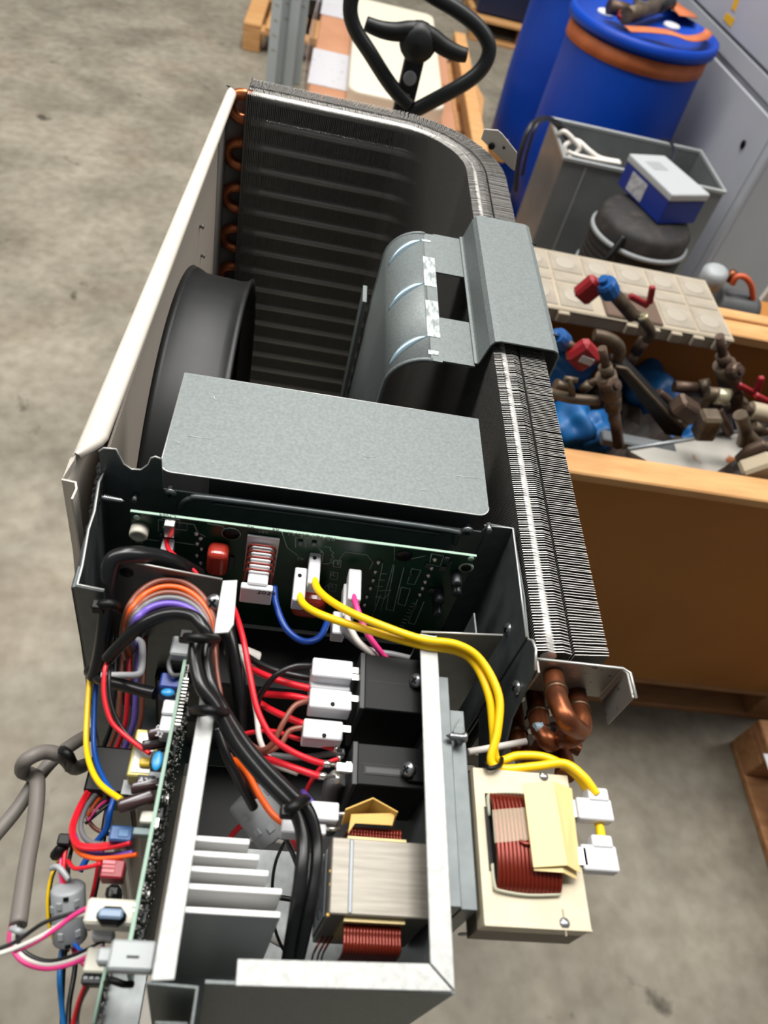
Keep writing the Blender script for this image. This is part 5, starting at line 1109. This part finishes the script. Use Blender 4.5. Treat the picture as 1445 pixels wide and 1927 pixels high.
# ---- drums
M_DRUM = mat('blue_polyethylene', (0, 64, 172), .45, 0, (0, 54, 154), 3, 3, spec=.3); M_STRAP = mat('orange_strap', (206, 116, 66), .6, 0, (184, 96, 52), 12, 4)
def drum(label, x, y):
    D = thing('plastic_drum', label, 'drum', (x, y, 0)); r = .288
    MB().lathe([(r*.94, 0), (r*.99, .03), (r*1.0, .3), (r*1.015, .48), (r*1.0, .66), (r*.985, .84), (r*.975, .90), (r*.97, .925)], (x, y, 0), (0, 0, 1), 64).build('body', M_DRUM, D)
    MB().lathe([(r*.985, .925), (r*1.05, .930), (r*1.065, .945), (r*1.05, .968), (r*1.0, .972), (r*.97, .955), (r*.5, .952), (.001, .952)], (x, y, 0), (0, 0, 1), 64).build('lid', M_DRUM, D)
    for dx, dy in ((.13, .06), (-.16, .02)): MB().lathe([(.035, .952), (.035, .962), (.03, .966), (.001, .966)], (x+dx, y+dy, 0), (0, 0, 1), 20).build('bung', M_WHITEP, D)
    return D
D1 = drum('bright blue plastic drum with orange strap under its lid', 1.205, 3.45)
MB().lathe([(.2835, .862), (.2885, .862), (.2865, .918), (.2815, .918)], (1.205, 3.45, 0), (0, 0, 1), 64).build('orange_band', M_STRAP, D1)
drum('darker blue plastic drum standing behind the strapped drum', 1.165, 4.10)
rb_ = thing('orange_ribbon', 'orange strap end lying folded across the drum lid', 'strap', (1.3, 3.35, .955))
q = cat_rom([PZ(x, y, z) for x, y, z in ((1175, 48, .985), (1215, 50, .992), (1255, 55, .998), (1290, 66, 1.0), (1318, 62, 1.0), (1328, 52, .99))], 5)
MB().strip(q, (.015, -.055, .0), .003, True).build('ribbon', M_STRAP, rb_)
q = cat_rom([PZ(x, y, .99) for x, y in ((1215, -30), (1240, 0), (1268, 20), (1278, 30))], 4); MB().strip(q, (.09, .03, 0), .003, True).build('ribbon', M_STRAP, rb_)
v = thing('brass_valve_group', 'dirty brass valve group lying on the drum lid', 'valve', PZ(1190, 25, .96))
for pth, w_, m_ in ((((1145, 12), (1165, 16), (1182, 22)), 26, M_BRASS2), (((1178, 30), (1205, 22), (1245, 8)), 30, M_BRASS), (((1205, 22), (1200, 5)), 20, M_BRASS), (((1235, 14), (1262, 6)), 24, M_BLACKP)):
    q = [PZ(x, y, 1.004) for x, y in pth]; MB().tube(q, w_/2*mpp(q[0]), 12).build('valve_body', m_, v)
q = PZ(1168, 32, .99); MB().lathe([(.018, 0), (.018, .015), (.01, .018)], q, (0, -.5, .8), 12).build('red_cap', M_REDH, v)
# ---- switch cabinet
d_ = Vector((-.082, .997, 0)).normalized(); n_ = Vector((-d_.y, d_.x, 0)); P0 = Vector((1.625, 2.84, 0))
CBN = thing('switch_cabinet', 'tall light grey switch cabinet beside the drums', 'cabinet', P0+d_*1.0-n_*.3)
M_CABP = mat('light_grey_paint', (176, 178, 184), .42, 0, (170, 172, 178), 4, 2)
def cab(nm, s0, s1, z0, z1, t0, t1, m=M_CABP, bevel=.003):
    a = [P0+d_*s0+n_*t0, P0+d_*s1+n_*t0, P0+d_*s1+n_*t1, P0+d_*s0+n_*t1]
    return MB().prism([Vector((p.x, p.y, z0)) for p in a], (0, 0, z1-z0)).build(nm, m, CBN, bevel)
cab('carcass', 0, 3.2, 0, 2.1, -.6, -.02)
zs1 = PP(1390, 149, P0, n_).z; zs2 = PP(1375, 70, P0, n_).z
cab('lower_door', .05, 3.2, .10, zs1-.012, -.0195, 0.0); cab('rail', .05, 3.2, zs1+.012, zs2-.006, -.0195, -.002); cab('upper_door', .05, 3.2, zs2+.006, 2.1, -.0195, 0.0)
cab('corner_post', 0, .044, .10, 2.1, -.0195, .0)
cab('plinth', .02, 3.2, 0, .095, -.0195, -.012, M_BLACKP)
p = PP(1399, 272, P0, n_); MB().lathe([(.016, 0), (.016, .004), (.006, .005), (.001, .002)], p, n_, 16).build('lock', M_BLACK, CBN)
M_YEL = mat('warning_yellow', (222, 172, 30), .5)
for pts in (((1367, 23), (1383, 36), (1375, 52), (1361, 36)), ((1382, -2), (1392, -2), (1383, 22), (1376, 16))):
    MB().prism([PP(x, y, P0+n_*.0006, n_) for x, y in pts], n_*.001).build('warning_sticker', M_YEL, CBN)
# pump with orange hose behind the crate, on a carton; white board at the right
CT = thing('low_carton', 'closed carton behind the crate carrying a small pump', 'carton', (1.2, 1.85, 0))
MB().bx(1.02, 1.50, 1.68, 2.05, 0, .66).build('box', M_CARD, CT, .004); MB().bx(1.24, 1.28, 1.68, 2.05, .6602, .661).build('tape', M_PAPER, CT)
PM = thing('small_pump', 'small grey pump with an orange hose behind the crate rim', 'pump', (1.15, 1.88, .66))
yy_ = 1.86
a = PY(1365, 555, yy_); MB().lathe([(.05, 0), (.055, .01), (.055, .10), (.045, .12), (.02, .125)], (a.x-.02, yy_, .72), (.95, -.1, .0), 18).build('motor', mat('pump_grey', (70, 72, 74), .5), PM)
MB().lathe([(.03, 0), (.035, .01), (.035, .05), (.02, .06)], (a.x-.06, yy_, .775), (-.2, -.2, 1), 16).build('head', M_GREYP, PM)
MB().bx(a.x-.04, a.x+.11, yy_-.05, yy_+.05, .661, .68).build('foot', M_BLACKP, PM, .003)
MB().lathe([(.012, 0), (.012, .03)], (a.x-.02, yy_, .80), (.2, 0, 1), 10).build('copper_stub', M_COPPER, PM)
MB().tube(cat_rom([PY(x, y, 1.84) for x, y in ((1378, 535), (1385, 522), (1395, 520), (1405, 525), (1414, 540), (1417, 570))]), .008, 10).build('orange_hose', mat('orange_hose', (190, 84, 48), .5), PM)
a = PY(1428, 560, 2.1)
WB = thing('white_board', 'white board leaning at the right edge behind the crate', 'board', (a.x+.2, 2.12, 0))
MB().prism([(a.x-.02, 2.12, 0), (a.x+.5, 2.12, 0), (a.x+.5, 2.12, PY(1444, 506, 2.12).z), (a.x+.035, 2.12, PY(1444, 506, 2.12).z)], (0, .02, 0)).build('sheet', M_PANEL, WB, .002)
# ---- pallet at the lower right
pallet('wooden_pallet', 'wooden pallet at the right edge low on the floor', 1.315, 2.1, .10, .905, M_WOOD2, 'y', 5)
pw = PZ(1440, 1440, .146); tag(MB().box(pw+Vector((.03, 0, 0)), (.05, .06, .002)).build('paper_slip', M_WHITEP), 'white paper slip on the pallet at the right edge', 'paper')
# ---- pallet truck handle
HT = thing('pallet_truck', 'black pallet truck with loop handle behind the coil', 'pallet truck', (.17, 1.42, 0))
hp = Vector((.14, 1.38, 1.325)); hn = Vector((0, -1, .18))
loop = [(771, 200), (735, 160), (695, 98), (668, 55), (659, 18), (668, -18), (705, -45), (760, -42), (815, -8), (866, 23), (902, 54), (920, 89), (910, 124), (877, 155), (807, 194), (772, 212)]
q = [PP(x, y, hp, hn) for x, y in loop]
MB().tube(cat_rom(q, 6), 28/2*mpp(hp), 16).build('loop_grip', mat('black_rubber_grip', (26, 29, 29), .4), HT)
lv = [PP(x, y, hp+Vector((0, -.03, .0)), hn) for x, y in ((688, 44), (715, 55), (745, 60), (775, 58), (805, 66), (835, 88), (860, 100), (878, 104))]
MB().tube(cat_rom(lv, 4), [.0105+.004*math.sin(k/28*math.pi) for k in range(29)], 12).build('lever', M_BLACKP, HT)
hub = PP(787, 80, hp+Vector((0, -.03, 0)), hn); MB().lathe([(.028, -.02), (.030, -.005), (.027, .010), (.016, .018), (.001, .02)], hub, hn, 20).build('lever_hub', M_BLACKP, HT)
s0, s1 = PP(787, 88, hp, hn), PP(757, 215, hp, hn); dd = (s1-s0).normalized(); u_ = dd.cross(hn).normalized(); w_ = .0155
low = s0+dd*.9
MB().prism([s0+u_*w_, s0-u_*w_, low-u_*w_, low+u_*w_], hn.normalized()*-.03).build('stem', M_BLACKP, HT, .003)
bt = PP(771, 147, hp+Vector((0, -.004, 0)), hn); MB().lathe([(.011, 0), (.011, .003), (.009, .004), (.001, .004)], bt, hn, 18).build('button', M_GREYP, HT)
MB().lathe([(.05, -.03), (.06, 0), (.05, .03)], (low.x, low.y+.02, .42), (1, 0, 0), 20).build('pump_knuckle', M_BLACKP, HT)
wx = low.x
MB().bx(wx-.06, wx+.06, low.y-.02, low.y+.10, .10, .42).build('pump_body', M_BLACKP, HT, .01)
for sx in (-1, 1): MB().lathe([(.09, -.025), (.10, -.02), (.10, .02), (.09, .025)], (wx+sx*.05, low.y+.04, .10), (1, 0, 0), 24).build('wheel', M_BLACK, HT)
for sx in (-.14, .14): MB().bx(wx+sx-.07, wx+sx+.07, low.y+.12, low.y+1.2, .05, .085).build('fork', M_SHEET, HT, .004)
MB().bx(wx-.21, wx+.21, low.y+.08, low.y+.13, .05, .30).build('fork_frame', M_SHEET, HT, .005)
mk = [PP(x, y, hp+Vector((0, -.003, .0)), hn) for x, y in ((754, 198), (758, 180), (763, 192), (768, 178), (772, 190))]
MB().tube(cat_rom(mk, 3), .0014, 5).build('stem_scribble', mat('pale_scribble', (170, 174, 178), .6), HT)
# ---- cartons and white unit on a pallet behind the truck
pallet('wooden_pallet', 'wooden pallet under the brown cartons behind the truck handle', -.08, .86, 2.95, 4.35, M_WOOD, 'y', 7)
C1 = thing('brown_carton', 'film wrapped brown carton stack behind the truck handle', 'carton', (.28, 3.6, .144))
M_CARD2 = mat('reddish_cardboard', (178, 128, 96), .7, 0, (166, 116, 84), 5, 4)
MB().bx(-.06, .545, 3.0, 4.3, .146, .52).build('box', M_CARD2, C1, .006)
MB().bx(-.055, .54, 3.62, 3.626, .5205, .522).build('lid_seam', M_CARD, C1)
for l, t, r, b in ((583, 97, 660, 165), (605, -5, 655, 32)):
    x0, x1, y0, y1 = ptop(l, t, r, b, .5215); MB().prism([(x0, y0, .521), (x1, y0, .521), (x1, y1, .521), (x0, y1, .521)], (0, 0, .0012)).build('delivery_note', mat('white_paper', (186, 184, 188), .5, 0, (150, 150, 154), 30, 4, .62, .68), C1)
MB().strip([(-.075, 2.99, .20), (-.09, 3.6, .2), (-.075, 4.31, .2)], (0, 0, .42), .001).build('stretch_film', mat('stretch_film', (225, 220, 225), .12, alpha=.35), C1)
WU = thing('white_unit', 'ivory plastic unit with rounded corners lying on the carton', 'appliance', (.3, 3.6, .522))
x0, x1, y0, y1 = PZ(655, 170, .60).x, PZ(826, 100, .60).x, PZ(740, 182, .60).y, 4.28
MB().prism(rrect(x0, x1, y0, y1, .523, .05, 5), (0, 0, .072)).build('shell', mat('ivory_plastic', (216, 208, 188), .4), WU, .012, 3)
CW = thing('timber_crate', 'pale timber crate frame to the right of the ivory unit', 'crate', (.66, 3.6, .144))
for a in ((.60, .66, 2.98, 4.34), ): MB().bx(*a, .46, .53).build('rail', M_WOOD, CW, .004)
for y in (3.0, 3.65, 4.26): MB().bx(.60, .66, y, y+.07, .146, .458).build('post', M_WOOD, CW, .004)
q = [PZ(x, y, .42) for x, y in ((838, 120), (870, 105), (912, 185), (905, 250), (860, 245))]
MB().prism(q, (0, 0, -.02)).build('board', M_WOOD, CW, .004); MB().bx(.66, .80, 3.3, 3.36, .38, .458).build('brace', M_WOOD, CW, .004)
# ---- grey cable trunking lengths
for i, (px, dy, lb_) in enumerate(((508, 0, 'leftmost slotted grey trunking length standing by the cartons'), (524, .10, 'second slotted grey trunking length from the left'), (540, .02, 'third slotted grey trunking length, taller than its neighbours'), (553, .1, 'slotted grey trunking length nearest the cartons'))):
    b = PZ(px, 168, 0)+Vector((0, dy, 0)); h = (.62, .74, .86, .80)[i]
    TK = thing('cable_trunking', lb_, 'trunking', b, 'trunking lengths by the cartons')
    MB().bx(b.x-.026, b.x+.026, b.y-.03, b.y+.03, 0, h).build('profile', mat('trunking_grey', (172, 180, 182), .5), TK, .003)
    for k_ in range(6): MB().box((b.x, b.y-.0305, h-.06-k_*.07), (.020, .002, .008), Matrix.Rotation(.3, 3, 'Y')).build('slot', M_BEIGE, TK)
# ---- far pallets
pallet('wooden_pallet', 'wooden pallet at the top edge left of the trunking', -.50, .10, 5.0, 6.2, M_WOOD, 'y', 5)
pallet('wooden_pallet', 'wooden pallet standing far behind the truck handle', .95, 1.75, 6.1, 7.3, M_WOOD, 'x', 6)
pallet('wooden_pallet', 'wooden pallet at the very top of the picture left of the centre', -1.35, -.65, 6.0, 7.0, M_WOOD2, 'x', 5)
tag(MB().prism([(.98, 6.2, .146), (1.7, 6.2, .146), (1.7, 7.2, .146), (.98, 7.2, .146)], (0, 0, .6)).build('dark_carton', mat('navy_wrap', (20, 30, 60), .5), None, .01), 'dark blue wrapped carton on the far pallet', 'carton')
tag(MB().prism([(-.3, 5.3, .146), (.05, 5.3, .146), (.05, 6.1, .146), (-.3, 6.1, .146)], (0, 0, .12)).build('dark_bundle', M_BLACKP, None, .02), 'dark bundle on the pallet left of the trunking', 'bundle')
